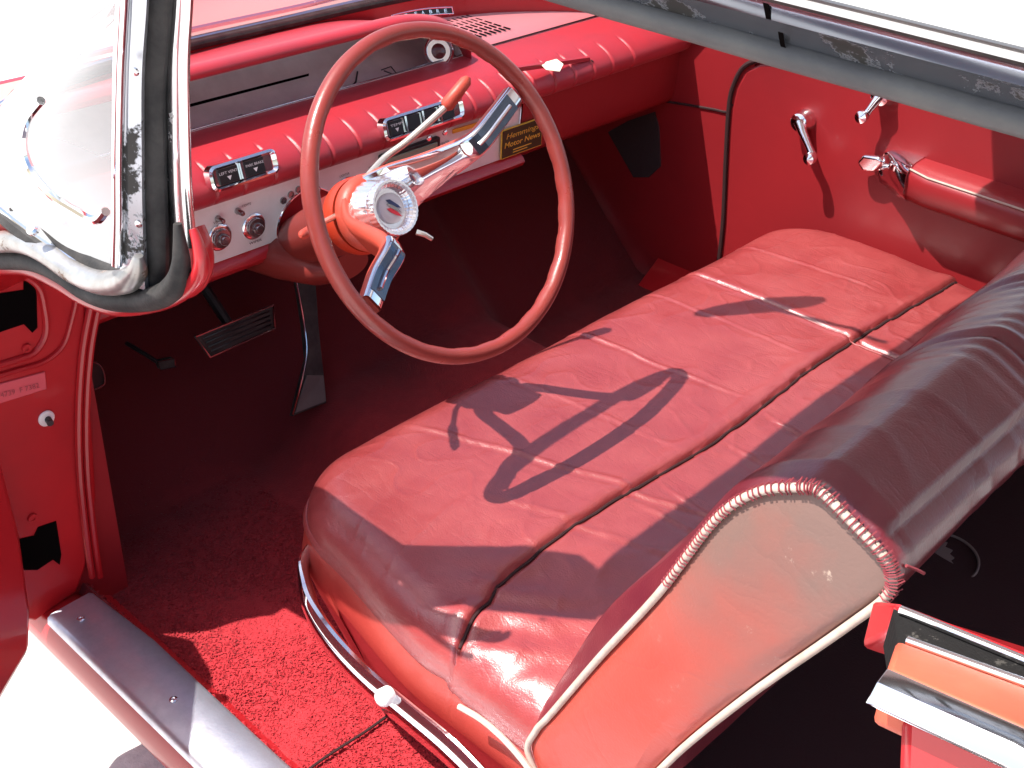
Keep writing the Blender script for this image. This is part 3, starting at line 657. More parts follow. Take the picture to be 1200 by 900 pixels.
# switch clusters on the roll
def cluster(pxl, pxr, n, words):
    a = U(*pxl, 'y', 1.588); b = U(*pxr, 'y', 1.588); zc = (a.z + b.z) / 2; x0, x1 = a.x, b.x
    h = .042; T = math.radians(16); rot = Matrix.Rotation(-T, 3, 'X')
    c0 = V(((x0 + x1) / 2, 1.590, zc)); W = x1 - x0
    def P(u_, w_, d=0): return c0 + rot @ V((u_, -d, w_))
    fr_ = MB(); out = []; inn = []; rr = h / 2
    def rrect(hw, hh, r, n_=6):
        pts = []
        for cx, cz, a0 in ((hw - r, hh - r, 0), (-hw + r, hh - r, 90), (-hw + r, -hh + r, 180), (hw - r, -hh + r, 270)):
            for k in range(n_ + 1): t = math.radians(a0 + 90 * k / n_); pts.append((cx + r * math.cos(t), cz + r * math.sin(t)))
        return pts
    o1 = rrect(W / 2, h / 2, .013); o2 = rrect(W / 2 - .004, h / 2 - .004, .010); o3 = rrect(W / 2 - .010, h / 2 - .008, .004)
    fr_.loft([[P(u_, w_, -.012) for u_, w_ in o1], [P(u_, w_, .004) for u_, w_ in o1], [P(u_, w_, .007) for u_, w_ in o2], [P(u_, w_, .0015) for u_, w_ in o3]], True, False)
    fr_.add([P(u_, w_, .0005) for u_, w_ in o3], [list(range(len(o3)))], 0, False)
    for k in range(1, n):
        u_ = -W / 2 + .010 + (W - .030) * k / n; q = MB()
        fr_.prism([P(u_ - .0022, -h / 2 + .006, .001), P(u_ + .0022, -h / 2 + .006, .001), P(u_ + .0022, h / 2 - .006, .001), P(u_ - .0022, h / 2 - .006, .001)], rot @ V((0, -.006, 0)))
    F = fr_.build('switch_bezel', M['chrome'], dash, autosmooth=35)
    for k in range(n):
        u0 = -W / 2 + .010 + (W - .030) * (k + .14) / n; u1 = -W / 2 + .010 + (W - .030) * (k + .86) / n
        s_ = MB().prism([P(u0, -h / 2 + .0085, .0006), P(u1, -h / 2 + .0085, .0006), P(u1, h / 2 - .0085, .0006), P(u0, h / 2 - .0085, .0006)], rot @ V((0, -.003, 0))).build('rocker_switch', M['black'], F, bevel=.0006)
        if words[k]:
            cu = (u0 + u1) / 2; tri = MB().add([P(cu - .0045, -.001, .0040), P(cu + .0045, -.001, .0040), P(cu, -.008, .0040)], [[0, 1, 2]], 0, False)
            tri.build('arrow_mark', M['label_white'], F)
            text_mb(words[k], P(u0 + .001, .003, .0036), (1, 0, 0), rot @ V((0, 0, 1)), .0042, (u1 - u0) - .002, .0005).build('switch_lettering', M['label_white'], F)
    return F
cluster((246, 213), (325, 187), 2, ['LEFT VENT', 'PARK BRAKE'])
cluster((449, 152), (543, 127), 4, ['TEMP', None, None, None])
# LE SABRE plate on the cowl slope
a = U(461, 25, 'y', 1.83); b = U(532, 14, 'y', 1.83)
ux = (b - a).normalized(); ux = V((1, 0, .0)).normalized(); uy = V((0, .35, 1)).normalized(); uu = b.x - a.x
a = U(461, 26, 'y', 1.785); b = U(531, 16, 'y', 1.785); ux = (b - a).normalized(); uu = (b - a).length; pl_ = MB(); N_ = 14
def arc(t): return .004 * math.sin(math.pi * t)
bot = [a + ux * (uu * k / N_) + uy * arc(k / N_) for k in range(N_ + 1)]; top = [p + uy * .0125 for p in bot]
pl_.prism(bot + top[::-1], (0, .003, 0)); plate = pl_.build('nameplate', M['black'], dash)
ed = MB(); ed.tube(bot + top[::-1], .0014, 6, closed=True); ed.build('nameplate_border', M['chrome'], plate)
lt = 'LESABRE'; posn = [.08, .22, .38, .50, .63, .75, .88]
for ch_, t in zip(lt, posn):
    text_mb(ch_, a + ux * (uu * t - .004) + uy * (arc(t) + .003) + V((0, -.0004, 0)), ux, uy, .0068, .0075, .0006, bold=.01).build('nameplate_letter', M['chrome'], plate)
# sticker on the glove panel
s0 = [U(588, 186, 'y', 1.612), U(635, 172, 'y', 1.612), U(635, 140, 'y', 1.612), U(588, 152, 'y', 1.612)]
x0, x1 = s0[0].x, s0[1].x; z0 = (s0[0].z + s0[1].z) / 2; z1 = (s0[2].z + s0[3].z) / 2
MB().box(((x0 + x1) / 2, 1.6155, (z0 + z1) / 2), (x1 - x0, .003, z1 - z0)).build('sticker_border', M['gold'], dash)
stk = MB().box(((x0 + x1) / 2, 1.6135, (z0 + z1) / 2), (x1 - x0 - .004, .0015, z1 - z0 - .004)).build('sticker', M['sticker'], dash)
W_ = x1 - x0; H_ = z1 - z0
text_mb('Hemmings', V((x0 + .10 * W_, 1.6125, z0 + .60 * H_)), (1, 0, 0), (0, 0, 1), .24 * H_, .80 * W_, .0005, .25).build('sticker_lettering', M['gold'], stk)
text_mb('Motor News', V((x0 + .06 * W_, 1.6125, z0 + .36 * H_)), (1, 0, 0), (0, 0, 1), .19 * H_, .88 * W_, .0005, .15, .01).build('sticker_lettering', M['gold'], stk)
lm = MB(); lm.box((x0 + .5 * W_, 1.6122, z0 + .22 * H_), (W_ * .45, .0008, .0018)); lm.box((x0 + .45 * W_, 1.6122, z0 + .13 * H_), (W_ * .35, .0008, .0016)); lm.build('sticker_rule', M['gold'], stk)
yl = [U(530, 154, 'y', 1.613), U(576, 141, 'y', 1.613)]
yo = MB(); yo.tube([V((yl[0].x, 1.612, yl[0].z)), V(((yl[0].x + yl[1].x) / 2, 1.611, (yl[0].z + yl[1].z) / 2 + .001)), V((yl[1].x + .05, 1.612, yl[1].z))], .004, 8, sec=[(1, .3), (-1, .3), (-1, -.3), (1, -.3)], up=(0, 1, 0)); yo.build('yellow_tape', M['yellow'], dash)
# glove box lid crack and ash tray lip, top seam
gs = MB(); gs.tube([V((.83, 1.748, .9525)), V((XR, 1.748, .9525))], .0016, 6); gs.tube([U(695, 72, 'y', 1.60), U(662, 52, 'y', 1.70)], .0016, 6)
gs.build('dash_seam', M['seam'], dash)
ad = MB(); q = [(590, 85), (630, 79), (693, 70), (694, 74), (631, 84), (590, 90)]
ad.prism([U(x, y, 'y', 1.6) + V((0, .004, .004)) for x, y in q], (0, .006, .002)); ad.build('lid_lip', M['pad'], dash)
pc = MB(); q = [(633, 75), (652, 72), (660, 78), (656, 84), (640, 82)]
pb = [U(x, y, 'y', 1.62) for x, y in q]; zt = .9435
pc.prism([V((U(x, y, 'z', .946).x, U(x, y, 'z', .946).y, .946 + (.004 if i in (1, 2) else 0))) for i, (x, y) in enumerate(q)], (0, 0, .0012))
po = pc.build('paper_scrap', M['paper']); po['label'] = 'small folded cream paper scrap lying on top of the red dashboard'; po['category'] = 'paper'

# passenger kick panel, speaker grille
kp = MB(); kp.prism([V((1.375, 1.42, .26)), V((1.375, 1.42, .97)), V((1.375, 2.06, .97)), V((1.375, 2.06, .26))], (.10, 0, 0)); kick = kp.build('kick_panel', M['door_vinyl'], car, label='dark red kick panel under the passenger end of the dashboard')
sm_ = MB(); sm_.tube(smooth([U(x, y, 'x', 1.374) for x, y in ((766, 117), (800, 122), (835, 128), (852, 131), (858, 122))], 5), .003, 6); sm_.build('trim_seam', M['seam'], kick)
sgp = [(712, 155), (735, 142), (767, 131), (772, 150), (774, 195), (760, 208), (742, 208)]
MB().prism([U(x, y, 'x', 1.372) for x, y in sgp], (.004, 0, 0)).build('heater_grille', M['grille'], kick, bevel=.001)

# ------------------------------------------------------------------ passenger door
dx_ = 1.372
pd = MB()
o_ = [(.0, .34), (1.432, .34), (1.436, .50), (1.452, .66), (1.462, .78), (1.458, .83), (1.440, .875), (1.405, .90), (1.36, .912), (1.2, .955), (.9, 1.0), (.0, 1.0)]
pd.prism([V((dx_, y, z)) for y, z in o_], (.07, 0, 0))
pdoor = pd.build('passenger_door', M['door_vinyl'], car, bevel=.008, seg=3)
sm_ = MB(); sm_.tube(smooth([V((dx_ - .001, y + .006, z + .004)) for y, z in o_[1:10]], 5), .0055, 8); sm_.build('door_seal', M['seam'], pdoor)
MB().box((1.40, .75, 1.012), (.06, 1.5, .03)).build('belt_moulding', M['chrome_worn'], pdoor, bevel=.006)
def crank(base_px, knob_px, name, label):
    b_ = U(*base_px, 'x', dx_ - .022); k_ = U(*knob_px, 'x', dx_ - .040)
    c_ = MB(); c_.lathe([(0, .024), (.004, .025), (.014, .021), (.022, .020), (.030, .0195), (.033, .015), (.034, .0002)], V((dx_, b_.y, b_.z)), (-1, 0, 0), 32)
    A = V((dx_ - .024, b_.y, b_.z)); B = V((dx_ - .040, k_.y, k_.z)); d_ = (B - A)
    c_.tube([A, A + d_ * .3 + V((-.004, 0, 0)), A + d_ * .7 + V((-.002, 0, 0)), B], [.014, .0095, .0075, .009], 12)
    O = c_.build(name, M['chrome'], pdoor, label=label)
    MB().lathe([(-.002, .008), (.004, .0115), (.014, .014), (.020, .0125), (.025, .0002)], B, (-1, 0, 0), 20).build('crank_knob', M['chrome'], O)
crank((938, 143), (953, 184), 'window_crank', 'larger chrome window crank pointing down')
crank((1033, 112), (1014, 135), 'vent_crank', 'smaller chrome vent window crank below the roof rail')
# door release: chrome paddle
dh = MB(); q = [(1003, 190), (1012, 181), (1032, 183), (1037, 190), (1024, 203), (1010, 202)]
pts = [U(x, y, 'x', dx_ - .035) for x, y in q]; dh.prism([p + V((-.008 * (1 if i in (1, 2, 3) else 0), 0, 0)) for i, p in enumerate(pts)], (.020, 0, 0)); dh.tube([U(1022, 194, 'x', dx_ - .03), U(1030, 196, 'x', dx_ + .0)], .009, 12)
dh.build('release_handle', M['chrome'], pdoor, bevel=.007, seg=4)
# arm rest
ar = MB(); xA = dx_ - .075
ys_a = [1.02, 1.01, .95, .80, .60, .35, .0]
def asec(y):
    t = min(1, (1.03 - y) / .05); w_ = .075 * (.55 + .45 * t); z = .800 - .01 * (1.0 - y); 
    return [V((dx_, y, z + .006)), V((dx_ - w_ * .55, y, z + .004)), V((dx_ - w_ + .006, y, z - .004)), V((dx_ - w_, y, z - .016)), V((dx_ - w_ + .004, y, z - .055)), V((dx_ - w_ * .6, y, z - .075)), V((dx_, y, z - .085))]
ar.loft([asec(y) for y in ys_a], True, True); arm = ar.build('armrest', M['door_vinyl'], pdoor, autosmooth=55)
ac = MB()
def csec(y, k):
    return [V((dx_ + (p.x - dx_) * k, y, .76 + (p.z - .76) * k)) for p in asec(y)]
ac.loft([csec(1.085, .45), csec(1.08, .72), csec(1.065, .92), csec(1.04, 1.04), csec(1.01, 1.06), csec(.995, 1.05)], True, True); ac.build('chrome_cap', M['chrome'], arm, autosmooth=50)
ap = MB(); ap.tube([asec(y)[2] + V((-.001, 0, .001)) for y in ys_a[1:]], .0022, 8); ap.build('armrest_piping', M['piping'], arm)
# outer skin of the passenger side and sill
MB().prism([V((1.445, 1.46, .35)), V((1.445, -.6, .35)), V((1.445, -.6, 1.0)), V((1.445, 1.3, 1.0)), V((1.445, 1.46, .9))], (.12, 0, 0)).build('door_skin', M['red_paint'], pdoor, bevel=.02)

# ------------------------------------------------------------------ driver door standing open
dd = MB(); H = V((-.462, 1.50, 0)); DA = math.radians(212); dv = V((math.cos(DA), math.sin(DA), 0)); nv = V((-dv.y, dv.x, 0)); 
prof_d = [(-.045, .42), (-.02, .355), (.10, .33), (1.08, .33), (1.08, .98), (.34, .97), (.16, .92), (.02, .80), (-.055, .70), (-.06, .55)]
H2 = H
dd.prism([H2 + dv * s_ + V((0, 0, z)) for s_, z in prof_d], nv * .09)
ddoor = dd.build('driver_door', M['red_paint'], car, bevel=.02, seg=4, label='open driver door, only its bright red front corner in view')
di = MB(); di.prism([H2 + dv * s_ + V((0, 0, z)) + nv * .091 for s_, z in ((.08, .40), (1.02, .40), (1.02, .96), (.25, .96), (.08, .86))], nv * .008); di.build('inner_trim', M['door_vinyl'], ddoor)

# ------------------------------------------------------------------ rear quarter at the lower right

def qline(pa, pb, x, n=9):
    a = U(*pa, 'x', x); b = U(*pb, 'x', x); d = (b - a); e = a + d * (1.15 / abs(d.y)); e.z = a.z + min(.05, max(-.05, (b.z - a.z) / abs(b.y - a.y) * .3))
    return [a, b] + [b.lerp(V((x, -.9, b.z)), k / (n - 2)) for k in range(1, n - 1)]
def qstrip(lines, name, m, parent, cap=True, bevel=0, tube=None, label=None):
    s_ = MB()
    if tube: s_.tube(lines[0], tube, 10)
    else: s_.loft([list(r) for r in zip(*lines)], True, cap, 0, False)
    return s_.build(name, M[m], parent, bevel=bevel, label=label)
qa = qline((1022, 703), (1200, 757), -.200); qa2 = qline((1020, 725), (1200, 790), -.195)
qb = qline((1046, 711), (1200, 774), -.232)
qc = qline((1054, 747), (1200, 800), -.262)
qd_ = qline((1040, 783), (1200, 853), -.325)
qe = qline((1030, 835), (1200, 915), -.345)
def off(l, d): return [p + V(d) for p in l]
quarter = qstrip([qa, off(qb, (.004, 0, .002)), off(qb, (.006, 0, -.03)), off(qa, (.0, 0, -.05))], 'quarter_panel', 'red_paint', car, bevel=.004, label='red rear quarter top with its window slot')
qstrip([off(qb, (.003, 0, -.004)), off(qc, (-.001, 0, -.005)), off(qc, (-.0, 0, -.04)), off(qb, (.002, 0, -.04))], 'window_channel', 'bead', quarter)
qstrip([off(qb, (0, -.006, .001))], '', 'chrome', quarter, tube=.0035).name = 'channel_trim'
qstrip([off(qc, (0, -.006, .001))], '', 'chrome', quarter, tube=.0035).name = 'channel_trim'
qstrip([off(qc, (-.003, 0, 0)), qd_, off(qd_, (.0, 0, -.05)), off(qc, (-.003, 0, -.08))], 'sill_top', 'sunorange', quarter, bevel=.004)
qm = [qd_, off(qd_, (-.012, 0, -.004)), off(qd_, (-.020, 0, -.016)), off(qe, (-.004, 0, .006)), off(qe, (.006, 0, 0)), off(qd_, (.01, 0, -.03))]
qstrip(qm, 'belt_moulding', 'chrome', quarter, bevel=.003)
def rec(z, p): return p.y - max(0, 1.10 - z) * .27 * max(0, 1 - (qe[0].y - p.y) / .6)
ql = [off(qe, (.012, -.004, .004)), off(qe, (.004, -.024, -.08))] + [[V((x_, rec(z_, p) - .004, z_)) for p in qe] for x_, z_ in ((-.345, .60), (-.345, .33), (-.20, .33), (-.19, 1.0))]
qstrip(ql, 'lower_skin', 'red_paint', quarter, bevel=.012)
# edge of the end face: a folded flange
ef = MB(); e0 = qa[0]
ef.prism([V((-.33, qe[0].y - .028, 1.06)), V((-.20, qe[0].y - .028, 1.06)), V((-.20, qe[0].y - .205, .36)), V((-.33, qe[0].y - .205, .36))], (0, -.012, 0)); ef.build('end_flange', M['red_paint'], quarter)
cpl = MB(); cpl.prism([V((-.30, .04, 1.14)), V((-.30, -.05, 1.53)), V((-.30, -1.5, 1.53)), V((-.30, -1.5, 1.1))], (.03, 0, 0)); cpl.build('unseen_rear_pillar', M['white'], quarter)  # out of view, added to keep the sun off the rear floor

# ------------------------------------------------------------------ bench seat: cushion
CX0, CX1, CYB, CYF = -.118, 1.352, .56, 1.252
RC, RE = .135, .075
def CXL(y):
    t = min(1, max(0, (y - .86) / .30)); return CX0 + .042 * t * t * (3 - 2 * t)
def sdf(x, y, r=RC):
    # inset distance to the rounded outline (front corners round, rear straight)
    dx = min(x - CXL(y), CX1 - x); dy = CYF - y
    if dx < r and dy < r: return r - math.hypot(r - dx, r - dy)
    return min(dx, dy)
def cz(x, y):
    z = .612 + .012 * math.sin(max(0, min(1, (y - .62) / .6)) * math.pi * .8)
    d = max(0, sdf(x, y)); re = .058
    if d < re: z -= re * .95 * (1 - math.sqrt(max(0, 1 - ((re - d) / re) ** 2)))
    z -= .018 * max(0, 1 - (x - CX0) / .35) ** 2 + .014 * max(0, (x - 1.15) / .2) ** 2
    e = min(1, d / .03)
    # cross seam
    ys_ = .852 + .006 * math.sin(x * 9) + .003 * noise.noise(V((x * 22, 0, 0)))
    if x < .0: ys_ -= (0 - x) * .25
    t = y - ys_
    z -= .009 * math.exp(-(t / .003) ** 2); z += .003 * math.exp(-((t - .018) / .014) ** 2) - .002 * math.exp(-((t + .03) / .02) ** 2)
    if t < 0: z -= .006
    # long seam near the middle of the passenger side
    xs_ = .925 + (.012 if y < .85 else 0)
    z -= .006 * math.exp(-((x - xs_) / .003) ** 2) * e; z += .0018 * math.exp(-((x - xs_ - .012) / .010) ** 2) + .0018 * math.exp(-((x - xs_ + .010) / .005) ** 2)
    # soft folds running front to back
    for xf, sl, am, wd, y0, y1 in ((.60, .10, .0022, .0036, .86, 1.30), (.40, .10, .0013, .0045, .86, 1.30), (.805, .05, .0014, .0035, .86, 1.3), (.22, .35, .0026, .0050, .70, 1.22), (.10, .35, .0018, .006, .62, 1.0), (.36, -.1, .002, .004, .60, .85), (.62, -.05, .0022, .0042, .60, .85), (.25, .1, .002, .005, .6, .85), (1.12, .05, .0015, .004, .9, 1.3), (.50, 0, .002, .004, .6, .85)):
        if y0 < y < y1:
            c_ = xf + (y - 1.05) * -sl + .006 * noise.noise(V((y * 14, xf * 9, 0))); env = min(1, (y - y0) / .06) * min(1, (y1 - y) / .06)
            k = (x - c_) / wd; z += am * env * (math.exp(-k * k) - .7 * math.exp(-(k + 2.2) ** 2 * .5)) * (.6 + .8 * abs(noise.noise(V((y * 17, xf, 2)))))
    # random wrinkles and sag
    z += .006 * noise.noise(V((x * 3.2, y * 4.2, 5))) + e * .0018 * noise.noise(V((x * 11 + y * 5, y * 9, 1)))
    rr = 1 - abs(noise.noise(V((x * 9 + 2 * noise.noise(V((x * 4, y * 4, 0))), y * 16, 8)))) * 2
    z += e * .0012 * max(0, rr) ** 5
    # gathers at the driver-side rear corner
    g_ = math.exp(-((x + .05) / .10) ** 2 - ((y - .80) / .09) ** 2)
    z += g_ * .0035 * math.sin((x * 1.0 + y * .8) * 95 + 2 * noise.noise(V((x * 15, y * 15, 0))))
    return z
cu = MB(); nX, nY = 420, 200; rows = []
def xsamp(u_):
    e_ = .14
    return CX0 + (CX1 - CX0) * u_
us = [0.5 - 0.5 * math.cos(math.pi * k / 40) for k in range(21)]
xs = [CX0 + RC * (1 - math.cos(math.pi / 2 * k / 26)) for k in range(27)]
xs += [CX0 + RC + (CX1 - CX0 - 2 * RC) * k / nX for k in range(1, nX)]
xs += [CX1 - RC * (1 - math.cos(math.pi / 2 * k / 26)) for k in range(26, -1, -1)]
for x in xs:
    dx = min(x - CX0, CX1 - x); yf = CYF
    if dx < RC: yf = CYF - RC + math.sqrt(max(0, RC * RC - (RC - dx) ** 2))
    row = []
    for j in range(nY + 1):
        y = CYB + (yf - CYB) * (1 - (1 - j / nY) ** 1.25)
        sh = CXL(y) - CX0; x2 = x + sh * max(0, 1 - (x - CX0) / .4)
        row.append(V((x2, y, cz(x2, y))))
    rows.append(row)
cu.loft(rows, closed=False, cap=False)
# side wall of the leather, following the outline
def outline_pts(inset=0, n=26):
    pts = [(CX0 + inset, .56), (CX0 + inset, .80), (CX0 + inset, 1.0)]
    r = RC - inset
    pts += [(CX0 + RC - r * math.cos(t), CYF - RC + r * math.sin(t)) for t in [math.pi / 2 * k / n for k in range(n + 1)]]
    pts += [(CX1 - RC + r * math.sin(t), CYF - RC + r * math.cos(t)) for t in [math.pi / 2 * k / n for k in range(n + 1)]]
    pts += [(CX1 - inset, 1.0), (CX1 - inset, .56)]
    return pts
rows_edge = [rows[0]] 
edge = [rows[0][j] for j in range(0, nY + 1)] + [r[-1] for r in rows[1:-1]] + [rows[-1][j] for j in range(nY, -1, -1)]
def drop(p):
    # leather turns down further at the corner/front than along the driver-side flank
    return .008 + .010 * noise.noise(V((p.x * 6, p.y * 6, 3)))
wallr = [edge, [V((p.x + (.003 if p.x > .6 else -.003), p.y + .003, p.z - .010)) for p in edge], [V((p.x + (.0 if p.x > .6 else -.0), p.y + (.002 if p.y > 1.1 else 0), p.z - drop(p) - .012)) for p in edge]]
cu.loft([list(q) for q in zip(*wallr)], closed=False, cap=False)
cushion = cu.build('seat_cushion', M['leather'], car, autosmooth=75, label='maroon leather seat cushion with creases and sunlit folds')
# orange-red vinyl side boxing below the leather
sb = MB(); top_e = wallr[2]
low = [V((p.x + (.004 if p.x < .6 else -.004), p.y - (.006 if p.y > 1.1 else 0), .455 if p.y < 1.1 else .44)) for p in top_e]
mid = [V((a.x + (-.006 if a.x < .6 else .006), a.y + (.004 if a.y > 1.1 else 0), (a.z + b.z) / 2)) for a, b in zip(top_e, low)]
base_ = [V((p.x * 1.0 + (.03 if p.x < .6 else -.03), p.y - .03, .33)) for p in low]
sb.loft([list(q) for q in zip(*[top_e, mid, low])], closed=False, cap=False)
sb.build('side_boxing', M['vinyl'], cushion, autosmooth=75)
bs = MB(); bs.loft([list(q) for q in zip(*[low, base_])], closed=False, cap=False); bs.build('seat_base', M['door_vinyl'], cushion)
# chrome side trim with its round cap
trp = [(364, 640), (356, 662), (359, 690), (368, 720), (392, 757), (430, 798), (480, 840), (520, 873), (548, 900), (590, 945)]
trx = [-.060, -.085, -.105, -.125, -.136, -.142, -.145, -.147, -.148, -.150]
tp_ = smooth([U(x, y, 'x', xx) for (x, y), xx in zip(trp, trx)], 6)
st = MB(); N_ = len(tp_)
st.tube(tp_, [.007 + .020 * min(1, k / 14) for k in range(N_)], 12, sec=[(math.cos(t) * .45, math.sin(t)) for t in [2 * math.pi * k / 14 for k in range(14)]], up=(0, .35, 1))
trim = st.build('chrome_side_trim', M['chrome'], cushion)
MB().lathe([(-.01, .0125), (.003, .013), (.007, .011), (.009, .007), (.010, .0002)], U(450, 817, 'x', -.160), (-1, -.1, .25), 24).build('trim_cap', M['white'], trim)
# seam piping on top
sp_ = MB()
sp_.tube([V((.922, y, cz(.922, y) + .001)) for y in [.60 + .6 * k / 60 for k in range(61)]], .0018, 6)
sp_.build('seam_piping', M['leather'], cushion)
sm_ = MB()
def sy(x): 
    v_ = .852 + .006 * math.sin(x * 9) + .003 * noise.noise(V((x * 22, 0, 0)))
    return v_ - ((0 - x) * .25 if x < 0 else 0)
xq = [CX0 + .02 + (CX1 - CX0 - .04) * k / 260 for k in range(261)]
sm_.tube([V((x, sy(x), cz(x, sy(x)) + .0005)) for x in xq], [.0022 + .0012 * abs(noise.noise(V((x * 18, 4, 0)))) for x in xq], 6)
sm_.build('cross_seam', M['seam'], cushion)

# ------------------------------------------------------------------ seat back
bp0 = [(.665, .560), (.655, .610), (.634, .655), (.574, .786), (.512, .915), (.462, 1.035), (.425, 1.088), (.385, 1.116), (.360, 1.124), (.325, 1.110), (.292, 1.094), (.277, 1.076), (.276, 1.048), (.308, .985), (.380, .855), (.44, .735), (.500, .600), (.54, .52), (.62, .51)]
pc_ = V((.45, .84, 0))
bpf = [(p.x, p.y) for p in smooth([V((a, b, 0)) for a, b in bp0], 7, closed=True)]
def back_ring(x, inset, bulge):
    out = []; n = len(bpf)
    for i, (y, z) in enumerate(bpf):
        y0, z0 = bpf[i - 1]; y1, z1 = bpf[(i + 1) % n]; t = V((y1 - y0, z1 - z0, 0)).normalized(); nr = V((t.y, -t.x, 0))
        if nr.dot(V((y, z, 0)) - pc_) < 0: nr = -nr
        front = max(0, min(1, (y - (.27 + (1.122 - z) * .42) ) / .1)); 
        o = -inset
        o += bulge * (.030 * math.exp(-((z - .80) / .16) ** 2) * (1 if y > .42 + (.9 - z) * .2 else 0))
        rear = y < .30 + (1.10 - z) * .45
        gx = max(0, min(1, (x - .0) / .8)); gx = gx * gx * (3 - 2 * gx)
        o += -.013 * bulge if rear else .032 * gx * min(1, max(0, (z - .55) / .15))
        # wrinkles and seams across the back
        wr = .0028 * noise.noise(V((x * 5, y * 8, z * 8))) + .0012 * (1 - abs(noise.noise(V((x * 11, y * 5, z * 5 + 3)))) * 2) ** 3
        for xs_, am in ((.17, .004), (.335, .004), (.56, .004), (.80, .004), (1.05, .004)):
            xx = x - xs_ - .03 * math.sin(z * 6); wr += -am * math.exp(-(xx / .004) ** 2) + .6 * am * math.exp(-((xx - .014) / .008) ** 2) + .0016 * math.sin(xx * 260) * math.exp(-(xx / .05) ** 2)
        p = V((y, z, 0)) + nr * (o + wr * min(1, bulge + .15))
        out.append(V((x, p.x, p.y)))
    return out
bk = MB(); BX0, BX1 = -.140, 1.365; rings = []
for t in (0, .15, .35, .6, .85, 1): rings.append(back_ring(BX0 + .022 * t, .012 * (1 - math.sqrt(t)) , t * .6))
nb = 330
for k in range(1, nb): 
    x = BX0 + .022 + (BX1 - BX0 - .044) * k / nb; rings.append(back_ring(x, -.002, min(1, .6 + .4 * min(1, (x - BX0) / .15))))
for t in (1, .85, .6, .35, .15, 0): rings.append(back_ring(BX1 - .022 * t, .012 * (1 - math.sqrt(t)), t * .6))
bk.loft(rings, True, True)
back = bk.build('seat_back', M['leather_back'], car, autosmooth=75, label='maroon leather seat back, roof shade darkened into its colour')
# worn end panel inside the piping
EPo = back_ring(BX0 - .002, .013, 0)
cen = V((BX0 - .002, .455, .83)); ep = MB(); rr_ = []
for f_, dxx in ((1, 0), (.93, -.005), (.75, -.009), (.5, -.011), (.25, -.012), (.02, -.012)):
    rr_.append([cen.lerp(p, f_) + V((dxx + .002 * noise.noise(p * 9 * f_), 0, 0)) for p in EPo])
ep.loft(rr_, True, False); ep.add(rr_[-1], [list(range(len(EPo)))], 0)
endp = ep.build('end_panel', M['worn'], back, label='orange-red end panel worn to grey-beige near the top')
pi = MB(); pr_ = back_ring(BX0 - .006, .0095, 0); pi.tube(pr_, .0042, 10, closed=True); piping = pi.build('piping', M['piping'], back)
# lacing stitches over the piping along the top
ls = MB(); cum = 0; n_ = len(pr_)
for i in range(n_):
    p = pr_[i]; q = pr_[(i + 1) % n_]
    if p.z < 1.045 and p.y < .315 + (1.05 - p.z) * .45: continue
    if q.z < .93 or (p.z < 1.05 and p.y < .33): continue
    if p.y > .53 or (p.y < .30 and p.z < 1.05): continue
    seg_ = (q - p); L_ = seg_.length; k = 0
    m_ = max(1, int(L_ / .0052))
    for k in range(m_):
        c_ = p.lerp(q, (k + .5 * random.random()) / m_); t = seg_.normalized(); out_ = (c_ - V((c_.x, .45, .84))); out_.x = 0; out_ = (out_ - t * out_.dot(t)).normalized()
        rr2 = .0052; sk = t * random.uniform(-.0008, .0014)
        top = p.y < .40
        a_ = random.uniform(.005, .0085) if top else .005
        ls.tube([c_ + V((.004, 0, 0)) + out_ * a_ + sk, c_ + V((-.003, 0, 0)) + out_ * rr2, c_ + V((-.0055, 0, 0)), c_ + V((-.003, 0, 0)) - out_ * rr2 - sk], .0008, 4, cap=False)
    if random.random() < .25: ls.tube([p, p + V((-.004, random.uniform(-.004, .004), random.uniform(.004, .010)))], .0004, 4, cap=False)
ls.build('lacing', M['thread'], piping)
th = MB(); a = U(1062, 663, 'x', -.13); th.tube(smooth([a, U(1075, 668, 'x', -.12), U(1083, 672, 'x', -.115)], 4), .0016, 6); th.build('loose_thread', M['thread'], piping)
# grey cord piping low on the driver-side end of the cushion
cpp = MB(); pth = [U(x, y, 'x', -.155) for x, y in ((538, 828), (562, 842), (584, 860), (605, 882), (622, 904))]
cpp.tube(smooth(pth, 5), .004, 8); cpp.build('cushion_piping', M['piping'], cushion)

# ------------------------------------------------------------------ steering wheel and column
WC = V((.165, 1.12, 1.039)); TT = math.radians(27); wn = V((0, -math.cos(TT), math.sin(TT))); wu = V((1, 0, 0)); wv = wn.cross(wu)
TH = math.radians(29); ex = wu * math.cos(TH) + wv * math.sin(TH); ey = wn.cross(ex)
def W(a, b, c): return WC + ex * a + ey * b + wn * c
RW = .2205
rim = MB(); nn = 180; rp = []; rad = []
rings = []
for k in range(nn):
    t = 2 * math.pi * k / nn; c_ = W(RW * math.cos(t), RW * math.sin(t), 0); er = (ex * math.cos(t) + ey * math.sin(t))
    ring = []
    for j in range(16):
        a = 2 * math.pi * j / 16; r = .0124; r1 = r * (1.0 + .0 * math.cos(a))
        # finger grips on the inner back side
        inner = max(0, -math.cos(a)) * max(0, -math.sin(a) * .6 + .6)
        r1 += -.0016 * inner * (1 if (k % 6) < 3 else 0)
        ring.append(c_ + er * (math.cos(a) * r1 * .92) + wn * (math.sin(a) * r1 * 1.05))
    rings.append(ring)
rim.loft(rings, True, False, loop=True)
wheel = rim.build('steering_wheel', M['wheel_red'], car, autosmooth=80, label='thin red steering wheel rim with finger grips')
